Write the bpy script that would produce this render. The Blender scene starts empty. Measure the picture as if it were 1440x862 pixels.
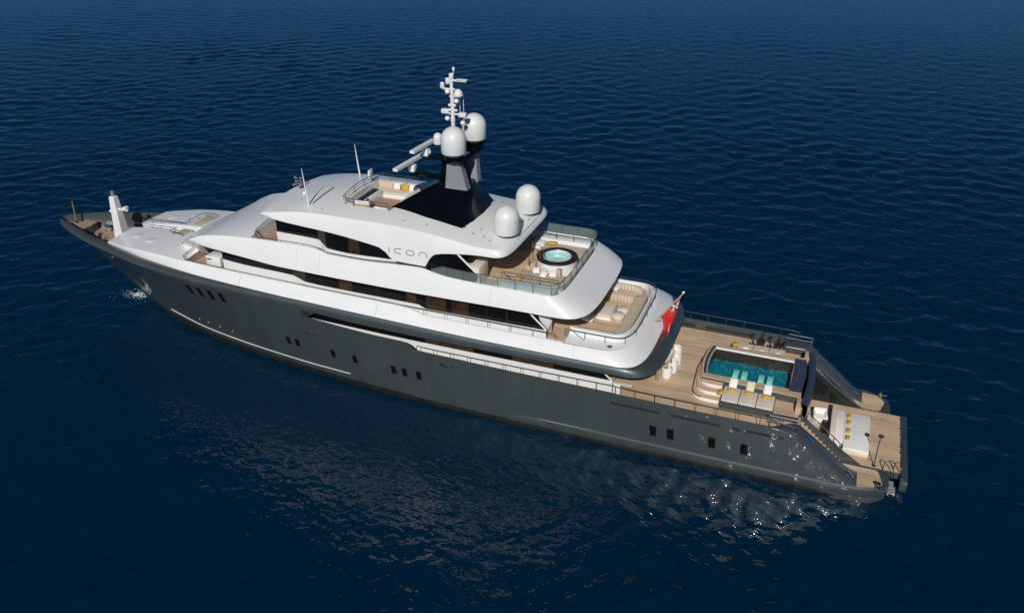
import bpy, bmesh, math, random
import numpy as np
from mathutils import Vector, Matrix
random.seed(7); rng = np.random.default_rng(11)
S = bpy.context.scene
COL = S.collection
R = math.radians

# ---------------------------------------------------------------- camera, sky, sun, exposure
cam = bpy.data.cameras.new('camera'); cam.sensor_width = 36; cam.lens = 36 * 1204.68 / 1440; cam.clip_start = 1; cam.clip_end = 30000
co = bpy.data.objects.new('camera', cam); COL.objects.link(co)
_y, _p, _r = -0.3812, 0.4984, -0.0107
fw = Vector((math.sin(_y) * math.cos(_p), math.cos(_y) * math.cos(_p), -math.sin(_p)))
rt = Vector((math.cos(_y), -math.sin(_y), 0)); up = rt.cross(fw)
r2 = rt * math.cos(_r) + up * math.sin(_r); u2 = up * math.cos(_r) - rt * math.sin(_r)
m = Matrix((r2, u2, -fw)).transposed().to_4x4(); m.translation = Vector((60.51, -48.485, 34.106))
co.matrix_world = m; S.camera = co

SUN_EL = 35.0
sdir = Vector((0.20, -0.95, 0)).normalized()          # horizontal direction towards the sun
tosun = (sdir * math.cos(R(SUN_EL)) + Vector((0, 0, math.sin(R(SUN_EL))))).normalized()
W = bpy.data.worlds.new('World'); S.world = W; W.use_nodes = True
nt = W.node_tree; bg = nt.nodes['Background']
sky = nt.nodes.new('ShaderNodeTexSky'); sky.sky_type = 'NISHITA'; sky.sun_disc = False
sky.sun_elevation = R(SUN_EL); sky.sun_rotation = math.atan2(sdir.x, sdir.y); sky.air_density = 0.55; sky.dust_density = 0.0; sky.ozone_density = 5.0
tint = nt.nodes.new('ShaderNodeVectorMath'); tint.operation = 'MULTIPLY'; tint.inputs[1].default_value = (.38, .72, .97)   # clear polarised sky
nt.links.new(sky.outputs[0], tint.inputs[0]); nt.links.new(tint.outputs[0], bg.inputs[0]); bg.inputs[1].default_value = 0.05
sun = bpy.data.lights.new('sun', 'SUN'); sun.energy = 4.6; sun.angle = R(0.53); sun.color = (1.0, 0.965, 0.90)
so = bpy.data.objects.new('sun', sun); COL.objects.link(so); so.location = (30, -40, 80)
so.rotation_euler = tosun.to_track_quat('Z', 'Y').to_euler()
S.view_settings.view_transform = 'Standard'; S.view_settings.look = 'None'; S.view_settings.gamma = 1; S.view_settings.exposure = -0.45
S.render.engine = 'CYCLES'; S.cycles.use_denoising = True
try: S.cycles.denoiser = 'OPENIMAGEDENOISE'
except Exception: pass
S.cycles.max_bounces = 8; S.cycles.transparent_max_bounces = 12; S.cycles.caustics_reflective = True; S.cycles.sample_clamp_indirect = 60

# ---------------------------------------------------------------- materials
def mat(name, col, rough=0.5, metal=0.0, coat=0.0, spec=0.5, var=0.0, vscale=1.0, bump=0.0, bscale=8.0, stretch=None, ior=None, coat_r=0.05, rvar=0.0):
    M = bpy.data.materials.new(name); M.use_nodes = True; n = M.node_tree; b = n.nodes['Principled BSDF']
    b.inputs['Base Color'].default_value = (*col, 1); b.inputs['Roughness'].default_value = rough; b.inputs['Metallic'].default_value = metal
    b.inputs['Coat Weight'].default_value = coat; b.inputs['Coat Roughness'].default_value = coat_r; b.inputs['Specular IOR Level'].default_value = spec
    if ior: b.inputs['IOR'].default_value = ior
    tc = n.nodes.new('ShaderNodeTexCoord'); mp = n.nodes.new('ShaderNodeMapping'); n.links.new(tc.outputs['Object'], mp.inputs[0])
    if stretch: mp.inputs['Scale'].default_value = stretch
    if var or rvar:
        t = n.nodes.new('ShaderNodeTexNoise'); t.inputs['Scale'].default_value = vscale; t.inputs['Detail'].default_value = 5; n.links.new(mp.outputs[0], t.inputs[0])
        if var:
            mr = n.nodes.new('ShaderNodeMapRange'); mr.inputs['To Min'].default_value = 1 - var; mr.inputs['To Max'].default_value = 1 + var
            mr.inputs['From Min'].default_value = .3; mr.inputs['From Max'].default_value = .7
            n.links.new(t.outputs[0], mr.inputs[0])
            mx = n.nodes.new('ShaderNodeVectorMath'); mx.operation = 'SCALE'; mx.inputs[0].default_value = col; n.links.new(mr.outputs[0], mx.inputs['Scale'])
            n.links.new(mx.outputs[0], b.inputs['Base Color'])
        if rvar:
            mr = n.nodes.new('ShaderNodeMapRange'); mr.inputs['To Min'].default_value = rough; mr.inputs['To Max'].default_value = rough + rvar
            n.links.new(t.outputs[0], mr.inputs[0]); n.links.new(mr.outputs[0], b.inputs['Roughness'])
    if bump:
        t = n.nodes.new('ShaderNodeTexNoise'); t.inputs['Scale'].default_value = bscale; n.links.new(mp.outputs[0], t.inputs[0])
        bp = n.nodes.new('ShaderNodeBump'); bp.inputs['Strength'].default_value = bump; bp.inputs['Distance'].default_value = 0.05
        n.links.new(t.outputs[0], bp.inputs['Height']); n.links.new(bp.outputs[0], b.inputs['Normal'])
    return M

WHITE = mat('white_paint', (.80, .81, .81), .28, coat=.3, var=.02, vscale=.35, rvar=.1)
HULL = mat('charcoal_hull_paint', (.125, .151, .154), .46, metal=.70, coat=.9, var=.10, vscale=.8, coat_r=.03, bump=.12, bscale=.9, stretch=(1, 1, .3))
DECKGREY = mat('charcoal_deck_paint', (.055, .064, .07), .35, coat=.5, var=.05, vscale=1.2)
ANTI = mat('antifouling', (.012, .015, .011), .5, var=.4, vscale=1.5)
GLOSSBLACK = mat('gloss_black', (.0025, .003, .004), .16, coat=.25, coat_r=.03, spec=.25)
GLASS = mat('dark_window_glass', (.006, .006, .007), .04, spec=.5, var=.3, vscale=.6)
WARM = mat('window_glass_warm_room', (.042, .025, .013), .05, var=.5, vscale=1.4)
BROWN = mat('bronze_panel', (.045, .030, .020), .3, var=.2, vscale=2)
STEEL = mat('stainless_steel', (.62, .62, .62), .18, metal=1)
DARKSTEEL = mat('grey_rail_paint', (.05, .055, .06), .35, coat=.3)
CUSH = mat('white_cushion', (.82, .80, .76), .85, var=.05, vscale=2, bump=.35, bscale=6)
BEIGE = mat('beige_cushion', (.66, .59, .50), .9, var=.06, vscale=2.5, bump=.3, bscale=9)
CREAM = mat('cream_upholstery', (.70, .62, .52), .9, var=.06, vscale=3, bump=.3, bscale=7)
MUST = mat('mustard_cushion', (.58, .35, .035), .85, var=.12, vscale=5, bump=.4, bscale=10)
NAVY = mat('navy_cushion', (.030, .042, .095), .8, var=.1, vscale=2, bump=.2, bscale=4)
DARKWOOD = mat('dark_stained_wood', (.035, .016, .010), .3, coat=.4, var=.3, vscale=2, stretch=(1, 8, 1))
RED = mat('red_cloth', (.55, .012, .012), .7, var=.15, vscale=4)
FLAGBLUE = mat('navy_cloth', (.012, .02, .11), .7)
FLAGWHITE = mat('white_cloth', (.80, .80, .80), .7)
GREEN = mat('green_cloth', (.02, .25, .07), .7)
GREYP = mat('silver_grey_paint', (.26, .28, .30), .3, coat=.3, var=.05)
RUBBER = mat('black_rubber', (.018, .018, .02), .6)
LETTER = mat('lettering_grey', (.03, .03, .035), .4)
FOAM = mat('sea_foam', (.42, .50, .55), .6)
SHADELOUNGE = mat('charcoal_fabric', (.06, .062, .066), .9, var=.1, vscale=4)

def teak(name, c1, c2, plank=0.11, ang=0.0, groove=.55):
    M = bpy.data.materials.new(name); M.use_nodes = True; n = M.node_tree; b = n.nodes['Principled BSDF']
    tc = n.nodes.new('ShaderNodeTexCoord'); mp = n.nodes.new('ShaderNodeMapping'); mp.inputs['Rotation'].default_value = (0, 0, ang)
    n.links.new(tc.outputs['Object'], mp.inputs[0])
    sp = n.nodes.new('ShaderNodeSeparateXYZ'); n.links.new(mp.outputs[0], sp.inputs[0])
    dv = n.nodes.new('ShaderNodeMath'); dv.operation = 'DIVIDE'; dv.inputs[1].default_value = plank; n.links.new(sp.outputs['Y'], dv.inputs[0])
    fl = n.nodes.new('ShaderNodeMath'); fl.operation = 'FLOOR'; n.links.new(dv.outputs[0], fl.inputs[0])
    fr = n.nodes.new('ShaderNodeMath'); fr.operation = 'FRACT'; n.links.new(dv.outputs[0], fr.inputs[0])
    xs = n.nodes.new('ShaderNodeMath'); xs.operation = 'MULTIPLY'; xs.inputs[1].default_value = .22; n.links.new(sp.outputs['X'], xs.inputs[0])
    cb = n.nodes.new('ShaderNodeCombineXYZ'); n.links.new(xs.outputs[0], cb.inputs[0]); n.links.new(fl.outputs[0], cb.inputs[1])
    t = n.nodes.new('ShaderNodeTexNoise'); t.inputs['Scale'].default_value = .9; t.inputs['Detail'].default_value = 4; n.links.new(cb.outputs[0], t.inputs[0])
    t2 = n.nodes.new('ShaderNodeTexNoise'); t2.inputs['Scale'].default_value = .7; t2.inputs['Detail'].default_value = 6
    mp2 = n.nodes.new('ShaderNodeMapping'); mp2.inputs['Scale'].default_value = (.6, 1.8, 1); n.links.new(tc.outputs['Object'], mp2.inputs[0]); n.links.new(mp2.outputs[0], t2.inputs[0])
    ad = n.nodes.new('ShaderNodeMath'); ad.operation = 'ADD'; n.links.new(t.outputs[0], ad.inputs[0]); n.links.new(t2.outputs[0], ad.inputs[1])
    mr = n.nodes.new('ShaderNodeMapRange'); mr.inputs['From Min'].default_value = .7; mr.inputs['From Max'].default_value = 1.3; n.links.new(ad.outputs[0], mr.inputs[0])
    mx = n.nodes.new('ShaderNodeMix'); mx.data_type = 'RGBA'; mx.inputs['A'].default_value = (*c1, 1); mx.inputs['B'].default_value = (*c2, 1); n.links.new(mr.outputs[0], mx.inputs['Factor'])
    lt = n.nodes.new('ShaderNodeMath'); lt.operation = 'LESS_THAN'; lt.inputs[1].default_value = .10; n.links.new(fr.outputs[0], lt.inputs[0])
    ml = n.nodes.new('ShaderNodeMath'); ml.operation = 'MULTIPLY'; ml.inputs[1].default_value = groove; n.links.new(lt.outputs[0], ml.inputs[0])
    m2 = n.nodes.new('ShaderNodeMix'); m2.data_type = 'RGBA'; m2.inputs['B'].default_value = (.03, .025, .02, 1); n.links.new(ml.outputs[0], m2.inputs['Factor']); n.links.new(mx.outputs['Result'], m2.inputs['A'])
    n.links.new(m2.outputs['Result'], b.inputs['Base Color']); b.inputs['Roughness'].default_value = .65
    return M
TEAK = teak('teak_planking', (.47, .32, .195), (.78, .58, .40), groove=.5)
TEAKFWD = teak('weathered_teak', (.36, .235, .15), (.50, .34, .225))
SLAT = teak('striped_bench_cushion', (.56, .46, .34), (.66, .56, .43), plank=.24, ang=R(90), groove=.9)
SLATX = teak('striped_bench_cushion_along', (.56, .46, .34), (.66, .56, .43), plank=.24, ang=0, groove=.9)
TRIM = mat('teak_trim', (.55, .39, .26), .5, var=.12, vscale=3)

def clear_glass(name, tint, frac=.12):
    M = bpy.data.materials.new(name); M.use_nodes = True; n = M.node_tree; n.nodes.clear()
    o = n.nodes.new('ShaderNodeOutputMaterial'); tr = n.nodes.new('ShaderNodeBsdfTransparent'); tr.inputs[0].default_value = (*tint, 1)
    gl = n.nodes.new('ShaderNodeBsdfGlossy'); gl.inputs['Roughness'].default_value = .02; lw = n.nodes.new('ShaderNodeLayerWeight'); lw.inputs[0].default_value = .5; pw_ = n.nodes.new('ShaderNodeMath'); pw_.operation = 'POWER'; pw_.inputs[1].default_value = 4.5; n.links.new(lw.outputs['Facing'], pw_.inputs[0]); fr = n.nodes.new('ShaderNodeMath'); fr.operation = 'MULTIPLY_ADD'; fr.inputs[1].default_value = .94; fr.inputs[2].default_value = .03; n.links.new(pw_.outputs[0], fr.inputs[0])
    mx = n.nodes.new('ShaderNodeMixShader'); n.links.new(fr.outputs[0], mx.inputs[0]); n.links.new(tr.outputs[0], mx.inputs[1]); n.links.new(gl.outputs[0], mx.inputs[2])
    df = n.nodes.new('ShaderNodeBsdfDiffuse'); df.inputs[0].default_value = (.55, .68, .66, 1); m2 = n.nodes.new('ShaderNodeMixShader'); m2.inputs[0].default_value = frac
    n.links.new(mx.outputs[0], m2.inputs[1]); n.links.new(df.outputs[0], m2.inputs[2]); n.links.new(m2.outputs[0], o.inputs[0])
    return M
CLEAR = clear_glass('clear_balustrade_glass', (.84, .93, .91), .2)
SMOKE = clear_glass('smoked_glass', (.22, .24, .25), .02)

def water_top(name, tint, bscale, bstr):
    M = bpy.data.materials.new(name); M.use_nodes = True; n = M.node_tree; n.nodes.clear()
    o = n.nodes.new('ShaderNodeOutputMaterial'); tr = n.nodes.new('ShaderNodeBsdfTransparent'); tr.inputs[0].default_value = (*tint, 1)
    gl = n.nodes.new('ShaderNodeBsdfGlossy'); gl.inputs['Roughness'].default_value = .03; lw = n.nodes.new('ShaderNodeLayerWeight'); lw.inputs[0].default_value = .5; pw_ = n.nodes.new('ShaderNodeMath'); pw_.operation = 'POWER'; pw_.inputs[1].default_value = 4.5; n.links.new(lw.outputs['Facing'], pw_.inputs[0]); fr = n.nodes.new('ShaderNodeMath'); fr.operation = 'MULTIPLY_ADD'; fr.inputs[1].default_value = .94; fr.inputs[2].default_value = .03; n.links.new(pw_.outputs[0], fr.inputs[0])
    tx = n.nodes.new('ShaderNodeTexNoise'); tx.inputs['Scale'].default_value = bscale; tc = n.nodes.new('ShaderNodeTexCoord'); n.links.new(tc.outputs['Object'], tx.inputs[0])
    bp = n.nodes.new('ShaderNodeBump'); bp.inputs['Strength'].default_value = bstr; bp.inputs['Distance'].default_value = .1; n.links.new(tx.outputs[0], bp.inputs['Height'])
    n.links.new(bp.outputs[0], gl.inputs['Normal']); n.links.new(bp.outputs[0], lw.inputs['Normal'])
    mx = n.nodes.new('ShaderNodeMixShader'); n.links.new(fr.outputs[0], mx.inputs[0]); n.links.new(tr.outputs[0], mx.inputs[1]); n.links.new(gl.outputs[0], mx.inputs[2]); n.links.new(mx.outputs[0], o.inputs[0])
    return M
POOLTOP = water_top('pool_water', (.62, .96, .97), 2.2, .5)
TUBTOP = water_top('hot_tub_water', (.90, .99, .98), 3, .4)
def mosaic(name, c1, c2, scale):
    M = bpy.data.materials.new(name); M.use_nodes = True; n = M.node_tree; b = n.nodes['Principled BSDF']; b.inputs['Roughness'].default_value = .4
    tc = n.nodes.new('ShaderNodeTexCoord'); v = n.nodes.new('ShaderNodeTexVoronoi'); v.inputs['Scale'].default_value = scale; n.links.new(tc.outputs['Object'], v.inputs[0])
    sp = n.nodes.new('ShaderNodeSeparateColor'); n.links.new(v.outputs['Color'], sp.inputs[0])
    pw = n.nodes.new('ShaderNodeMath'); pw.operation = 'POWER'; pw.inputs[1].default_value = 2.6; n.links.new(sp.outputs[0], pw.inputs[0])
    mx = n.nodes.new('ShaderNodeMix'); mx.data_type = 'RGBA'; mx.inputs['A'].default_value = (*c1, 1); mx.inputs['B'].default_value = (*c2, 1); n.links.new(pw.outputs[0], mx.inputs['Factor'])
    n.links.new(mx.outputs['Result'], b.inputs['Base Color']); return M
RIPPLETILE = mosaic('teal_tile_light_ripples', (.001, .13, .20), (.02, .37, .46), 10)  # teal floor tile; pale cells painted in for light ripples under water
PALETILE = mosaic('pale_mosaic_tile', (.55, .75, .62), (.85, .92, .80), 9)
TUBTILE = mosaic('pale_aqua_tub_tile', (.50, .66, .65), (.62, .76, .75), 4)

# ---------------------------------------------------------------- helpers
class MB:
    def __init__(s): s.v = []; s.f = []; s.m = []
    def add(s, vs, fs, mi=0):
        o = len(s.v); s.v += [tuple(map(float, v)) for v in vs]; s.f += [tuple(i + o for i in f) for f in fs]; s.m += [mi] * len(fs); return s
    def grid(s, rows, mi=0, close=False, skip=None):
        nr, nc = len(rows), len(rows[0]); o = len(s.v)
        for r in rows: s.v += [tuple(map(float, p)) for p in r]
        for i in range(nr - 1):
            for j in range(nc if close else nc - 1):
                if skip and skip(i, j): continue
                j2 = (j + 1) % nc
                s.f.append((o + i * nc + j, o + i * nc + j2, o + (i + 1) * nc + j2, o + (i + 1) * nc + j)); s.m.append(mi(i, j) if callable(mi) else mi)
        return s
    def box(s, x0, x1, y0, y1, z0, z1, mi=0, bev=0):
        if bev:
            b = min(bev, (x1 - x0) * .49, (y1 - y0) * .49, (z1 - z0) * .49); rows = []
            for dz, ins in ((z0, b), (z0 + b * .3, b * .3), (z0 + b, 0), (z1 - b, 0), (z1 - b * .3, b * .3), (z1, b)):
                ring = []; r = b + .0
                for cx, cy, a0 in ((x1 - b, y1 - b, 0), (x0 + b, y1 - b, 90), (x0 + b, y0 + b, 180), (x1 - b, y0 + b, 270)):
                    for k in range(3): a = R(a0 + 45 * k); ring.append((cx + (b - ins) * math.cos(a), cy + (b - ins) * math.sin(a), dz))
                rows.append(ring)
            o = len(s.v); s.grid(rows, mi, close=True); n = 12
            s.f.append(tuple(o + k for k in reversed(range(n)))); s.m.append(mi); s.f.append(tuple(o + 5 * n + k for k in range(n))); s.m.append(mi); return s
        return s.add([(x0, y0, z0), (x1, y0, z0), (x1, y1, z0), (x0, y1, z0), (x0, y0, z1), (x1, y0, z1), (x1, y1, z1), (x0, y1, z1)],
                     [(3, 2, 1, 0), (4, 5, 6, 7), (0, 1, 5, 4), (1, 2, 6, 5), (2, 3, 7, 6), (3, 0, 4, 7)], mi)
    def prism(s, pts, z0, z1, mi=0):
        n = len(pts); a = sum(pts[i][0] * pts[(i + 1) % n][1] - pts[(i + 1) % n][0] * pts[i][1] for i in range(n))
        if a < 0: pts = pts[::-1]
        return s.add([(x, y, z0) for x, y in pts] + [(x, y, z1) for x, y in pts], [tuple(reversed(range(n))), tuple(range(n, 2 * n))] + [(i, (i + 1) % n, n + (i + 1) % n, n + i) for i in range(n)], mi)
    def tube(s, pts, r, n=6, mi=0, caps=True):
        P = [Vector(p) for p in pts]; rows = []; ref = None
        for i, p in enumerate(P):
            d = (P[min(i + 1, len(P) - 1)] - P[max(i - 1, 0)]).normalized()
            if ref is None: ref = Vector((0, 0, 1)) if abs(d.z) < .9 else Vector((1, 0, 0))
            a = d.cross(ref).normalized(); b = a.cross(d).normalized(); ref = b
            rr = r[i] if isinstance(r, (list, tuple)) else r
            rows.append([p + a * (rr * math.cos(2 * math.pi * k / n)) + b * (rr * math.sin(2 * math.pi * k / n)) for k in range(n)])
        o = len(s.v); s.grid(rows, mi, close=True)
        if caps: s.f.append(tuple(o + k for k in range(n))); s.m.append(mi); s.f.append(tuple(o + (len(P) - 1) * n + k for k in reversed(range(n)))); s.m.append(mi)
        return s
    def lathe(s, prof, c=(0, 0, 0), n=24, mi=0, axis='z'):
        rows = [[(c[0] + r * math.cos(2 * math.pi * k / n), c[1] + r * math.sin(2 * math.pi * k / n), c[2] + z) for k in range(n)] for r, z in prof]
        return s.grid(rows, mi, close=True)
    def pillow(s, c, sx, sy, sz, mi=0, rot=None, n=8):
        """a stuffed cushion: flat square, puffed in the middle, pinched corners"""
        for sg in (1, -1):
            rows = []
            for i in range(n + 1):
                row = []
                for j in range(n + 1):
                    u = -1 + 2 * i / n; v = -1 + 2 * j / n
                    h = (max(0, (1 - u ** 4) * (1 - v ** 4))) ** .5
                    q = Vector((u * sx / 2 * (1 - .06 * v * v), v * sy / 2 * (1 - .06 * u * u), sg * h * sz / 2))
                    if rot: q = rot @ q
                    row.append((c[0] + q.x, c[1] + q.y, c[2] + q.z))
                rows.append(row if sg > 0 else row[::-1])
            s.grid(rows, mi)
        return s
    def build(s, name, mats, parent=None, smooth=35, loc=None, label=None, weld=True, recalc=True):
        me = bpy.data.meshes.new(name); me.from_pydata(s.v, [], s.f)
        mats = mats if isinstance(mats, (list, tuple)) else [mats]
        for M in mats: me.materials.append(M)
        me.polygons.foreach_set('material_index', s.m)
        bm = bmesh.new(); bm.from_mesh(me)
        if weld: bmesh.ops.remove_doubles(bm, verts=bm.verts, dist=.0008)
        if recalc: bmesh.ops.recalc_face_normals(bm, faces=bm.faces)
        bm.to_mesh(me); bm.free()
        if smooth:
            me.polygons.foreach_set('use_smooth', [True] * len(me.polygons)); me.set_sharp_from_angle(angle=R(smooth))
        o = bpy.data.objects.new(name, me); COL.objects.link(o)
        if parent is not None:
            o.parent = parent
            if parent.name.startswith('motor_yacht'): o.location = (-BASE, 0, 0)
        if loc is not None: o.location = loc
        if label: o['label'] = label
        return o

BASE = 33.5
def empty(name, loc, label, cat, group=None, rz=0):
    o = bpy.data.objects.new(name, None); COL.objects.link(o); o.location = loc; o.rotation_euler = (0, 0, rz); o.empty_display_size = .3
    o['label'] = label; o['category'] = cat
    if group: o['group'] = group
    return o
def tag(o, label, cat, group=None):
    o['label'] = label; o['category'] = cat
    if group: o['group'] = group
    return o
def dup(o, loc=None, rz=None, label=None, parent=None):
    c = o.copy(); COL.objects.link(c)
    if parent is not None: c.parent = parent
    for ch in list(o.children): dup(ch, parent=c)
    if loc is not None: c.location = loc
    if rz is not None: c.rotation_euler = (0, 0, rz)
    if label: c['label'] = label
    return c

def tab(*pts):
    xs = np.array([p[0] for p in pts], float); cols = [np.array([p[k] for p in pts], float) for k in range(1, len(pts[0]))]
    def pch(x, ys):
        x = min(max(x, xs[0]), xs[-1]); h = np.diff(xs); d = np.diff(ys) / h; mm = np.zeros(len(xs))
        mm[0], mm[-1] = d[0], d[-1]
        for k in range(1, len(xs) - 1):
            if d[k - 1] * d[k] > 0: w1 = 2 * h[k] + h[k - 1]; w2 = h[k] + 2 * h[k - 1]; mm[k] = (w1 + w2) / (w1 / d[k - 1] + w2 / d[k])
        i = min(int(np.searchsorted(xs, x, 'right')) - 1, len(xs) - 2); t = (x - xs[i]) / h[i]
        return float((1 + 2 * t) * (1 - t) ** 2 * ys[i] + t * (1 - t) ** 2 * h[i] * mm[i] + t * t * (3 - 2 * t) * ys[i + 1] + t * t * (t - 1) * h[i] * mm[i + 1])
    if len(cols) == 1: return lambda x: pch(x, cols[0])
    return lambda x: tuple(pch(x, c) for c in cols)
def frange(a, b, st):
    n = max(1, int(round((b - a) / st))); return [a + (b - a) * i / n for i in range(n + 1)]
def ring(side, x0, xc, xa, n, st=.5, na=28, z_aft=None):
    """half outline port side: side(x)->(y,z) from x0 to xc, then a rounded (superellipse) stern to the centreline; returned for both sides as one line port->starboard"""
    h = []
    ns = max(2, int(round((50 - x0) / st)))                 # same number of stations in every ring of a shell
    for i in range(ns + 1): x = x0 + (xc - x0) * i / ns; y, z = side(x); h.append((x, -y, z))
    yc, zc = side(xc)
    for k in range(1, na + 1):
        t = math.pi / 2 * k / na; h.append((xc + (xa - xc) * math.sin(t) ** (2 / n), -yc * max(0, math.cos(t)) ** (2 / n) if k < na else 0.0, zc + ((z_aft if z_aft is not None else zc) - zc) * k / na))
    return h + [(x, -y, z) for x, y, z in reversed(h[:-1])]
def both(fn):
    for s in (-1, 1): fn(s)
# ================================================================ SEA (one sheet, real waves, out to the horizon)
def sea_mesh():
    def axis(a, b, st, far):
        c = list(np.arange(a, b + 1e-6, st)); d = st; lo = []; hi = []; x = a
        grow = lambda d: d * (1.010 if d < 1.7 else 1.16)
        while x > -far: d = grow(d); x -= d; lo.append(x)
        d = st; x = c[-1]
        while x < far: d = grow(d); x += d; hi.append(x)
        return np.array(lo[::-1] + c + hi)
    X = axis(-25, 90, .33, 9000); Y = axis(-32, 34, .33, 9000)
    gx, gy = np.meshgrid(X, Y, indexing='ij'); z = np.zeros_like(gx)
    cell = np.maximum(np.gradient(X)[:, None] + 0 * gx, np.gradient(Y)[None, :] + 0 * gx)
    wind = R(112)
    for k in range(150):
        lam = float(np.exp(rng.uniform(math.log(.9), math.log(4.6)))); a = wind + rng.normal() * .55
        amp = .0042 * lam ** .35 * rng.uniform(.5, 1.3)
        w = np.clip((lam / cell - 2.2) / 1.5, 0, 1)
        kk = 2 * math.pi / lam; ph = kk * (gx * math.cos(a) + gy * math.sin(a)) + rng.uniform(0, 6.28)
        z += w * amp * (np.cos(ph) + .2 * np.cos(2 * ph))
    # gentle gust patches
    g = np.zeros_like(gx)
    for k in range(7):
        a = rng.uniform(0, 6.28); l = rng.uniform(22, 90); g += np.cos(2 * math.pi / l * (gx * math.cos(a) + gy * math.sin(a)) + rng.uniform(0, 6.28))
    lee = np.clip((gx - 0) / 14, 0, 1) * np.clip((-4 - gy) / 5, 0, 1) * np.clip((92 - gx) / 14, 0, 1)
    z *= np.clip(1 + .30 * g / 2, .35, 1.8) * (1 - .6 * lee)
    # short confused chop thrown back by the hull around the stern quarter
    chop = np.clip((gx - 43) / 10, 0, 1) * np.clip((-3 - gy) / 3, 0, 1) * np.clip((78 - gx) / 9, 0, 1) * np.clip((gy + 25) / 9, 0, 1)
    for k in range(46):
        lam = rng.uniform(.75, 1.6); a = rng.normal() * .6 + (math.pi if k % 2 else 0); kk = 2 * math.pi / lam
        z += chop * .0085 * lam ** .5 * rng.uniform(.5, 1.3) * np.cos(kk * (gx * math.cos(a) + gy * math.sin(a)) + rng.uniform(0, 6.28))
    nx, ny = gx.shape; v = np.stack([gx, gy, z], -1).reshape(-1, 3)
    idx = np.arange(nx * ny).reshape(nx, ny)
    f = np.stack([idx[:-1, :-1], idx[1:, :-1], idx[1:, 1:], idx[:-1, 1:]], -1).reshape(-1, 4)
    me = bpy.data.meshes.new('sea'); me.vertices.add(len(v)); me.vertices.foreach_set('co', v.ravel())
    me.loops.add(f.size); me.loops.foreach_set('vertex_index', f.ravel()); me.polygons.add(len(f))
    me.polygons.foreach_set('loop_start', np.arange(0, f.size, 4)); me.polygons.foreach_set('loop_total', np.full(len(f), 4)); me.polygons.foreach_set('use_smooth', np.ones(len(f), bool))
    me.update(); me.validate(); return me
def sea_mat():
    M = bpy.data.materials.new('deep_sea_water'); M.use_nodes = True; n = M.node_tree; b = n.nodes['Principled BSDF']
    b.inputs['Base Color'].default_value = (.0001, .0165, .042, 1); b.inputs['Roughness'].default_value = .045; b.inputs['IOR'].default_value = 1.5
    b.inputs['Specular IOR Level'].default_value = .5
    tc = n.nodes.new('ShaderNodeTexCoord'); prev = None
    for sc, st, dist, strch, rot in ((.7, .45, .17, (1, 1.6, 1), 22), (1.8, .75, .08, (1, 1.3, 1), 30), (5.0, .35, .02, (1, 1, 1), 10)):
        mp = n.nodes.new('ShaderNodeMapping'); mp.inputs['Scale'].default_value = strch; mp.inputs['Rotation'].default_value = (0, 0, R(rot)); n.links.new(tc.outputs['Object'], mp.inputs[0])
        t = n.nodes.new('ShaderNodeTexNoise'); t.inputs['Scale'].default_value = sc; t.inputs['Detail'].default_value = 1.5; t.inputs['Roughness'].default_value = .45; n.links.new(mp.outputs[0], t.inputs[0])
        bp = n.nodes.new('ShaderNodeBump'); bp.inputs['Strength'].default_value = st; bp.inputs['Distance'].default_value = dist; n.links.new(t.outputs[0], bp.inputs['Height'])
        if prev: n.links.new(prev.outputs[0], bp.inputs['Normal'])
        prev = bp
    n.links.new(prev.outputs[0], b.inputs['Normal']); return M
sea = bpy.data.objects.new('sea', sea_mesh()); COL.objects.link(sea); sea.data.materials.append(sea_mat()); sea['kind'] = 'structure'; sea['label'] = 'deep blue rippled sea'; sea['category'] = 'sea'

# ================================================================ THE YACHT   x: 0 bow .. 67.4 stern, port side is y < 0, waterline z = 0
Y = empty('motor_yacht', (BASE, 0, 0), 'long charcoal hulled motor yacht with white superstructure and aft pool', 'yacht')

sheer = tab((0, .02, 6.5), (.5, .62, 6.56), (1.5, 1.22, 6.63), (3, 1.97, 6.69), (5.5, 2.93, 6.71), (8, 3.66, 6.69), (10.5, 4.32, 6.66), (13.5, 4.95, 6.6), (18, 5.45, 6.52), (23, 5.62, 6.44), (27, 5.66, 6.36), (32, 5.66, 6.23), (38, 5.66, 6.08), (43, 5.64, 5.99), (49, 5.6, 5.96), (67, 5.6, 5.96))
shw = tab((0, .02), (1.5, .4), (4, .55), (14, .55), (20, .36), (27, .2), (50, .17))
wl = tab((8, 0), (9.5, .72), (10.86, 1.36), (13.5, 2.3), (17.1, 3.32), (24.5, 4.5), (31.25, 5.15), (37, 5.45), (43, 5.52), (50, 5.52), (60, 5.47), (64, 5.38), (65.2, 5.2), (66, 4.75), (66.4, 4.2))
beam = tab((50, 5.64), (57, 5.62), (60, 5.58), (64, 5.46), (65, 5.38), (65.8, 5.1), (66.2, 4.75), (66.4, 4.2))
L1t = tab((0, 5.5), (27.6, 5.15), (29.6, 5.01), (31.7, 4.88), (33.8, 4.80), (35.6, 4.78), (36.2, 4.26), (40.5, 4.2), (44.6, 4.13), (49.8, 4.08), (55, 4.03), (59.6, 4.0), (60.4, 3.85), (61.5, 3.09), (63.06, 1.87), (64.2, 1.0), (64.7, .93), (66.5, .93))
def hull_top(x): return sheer(x)[1] - .4
def hy(x, z):
    """half breadth of the hull skin at height z"""
    ys, zs = sheer(x)
    if x > 50: ys = beam(x)
    zt = zs - .4
    zb = 0 if x >= 8 else 6.45 * (1 - x / 8.0); yb = wl(x) if x >= 8 else 0
    if zb > zt - .05: zb = zt - .05
    t = min(1, max(0, (z - zb) / (zt - zb))); p = 1.35 if x < 14 else max(.75, 1.35 - (x - 14) * .045)
    if x > 40: t = min(1, t * 1.8)
    return yb + (ys - yb) * t ** p
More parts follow.
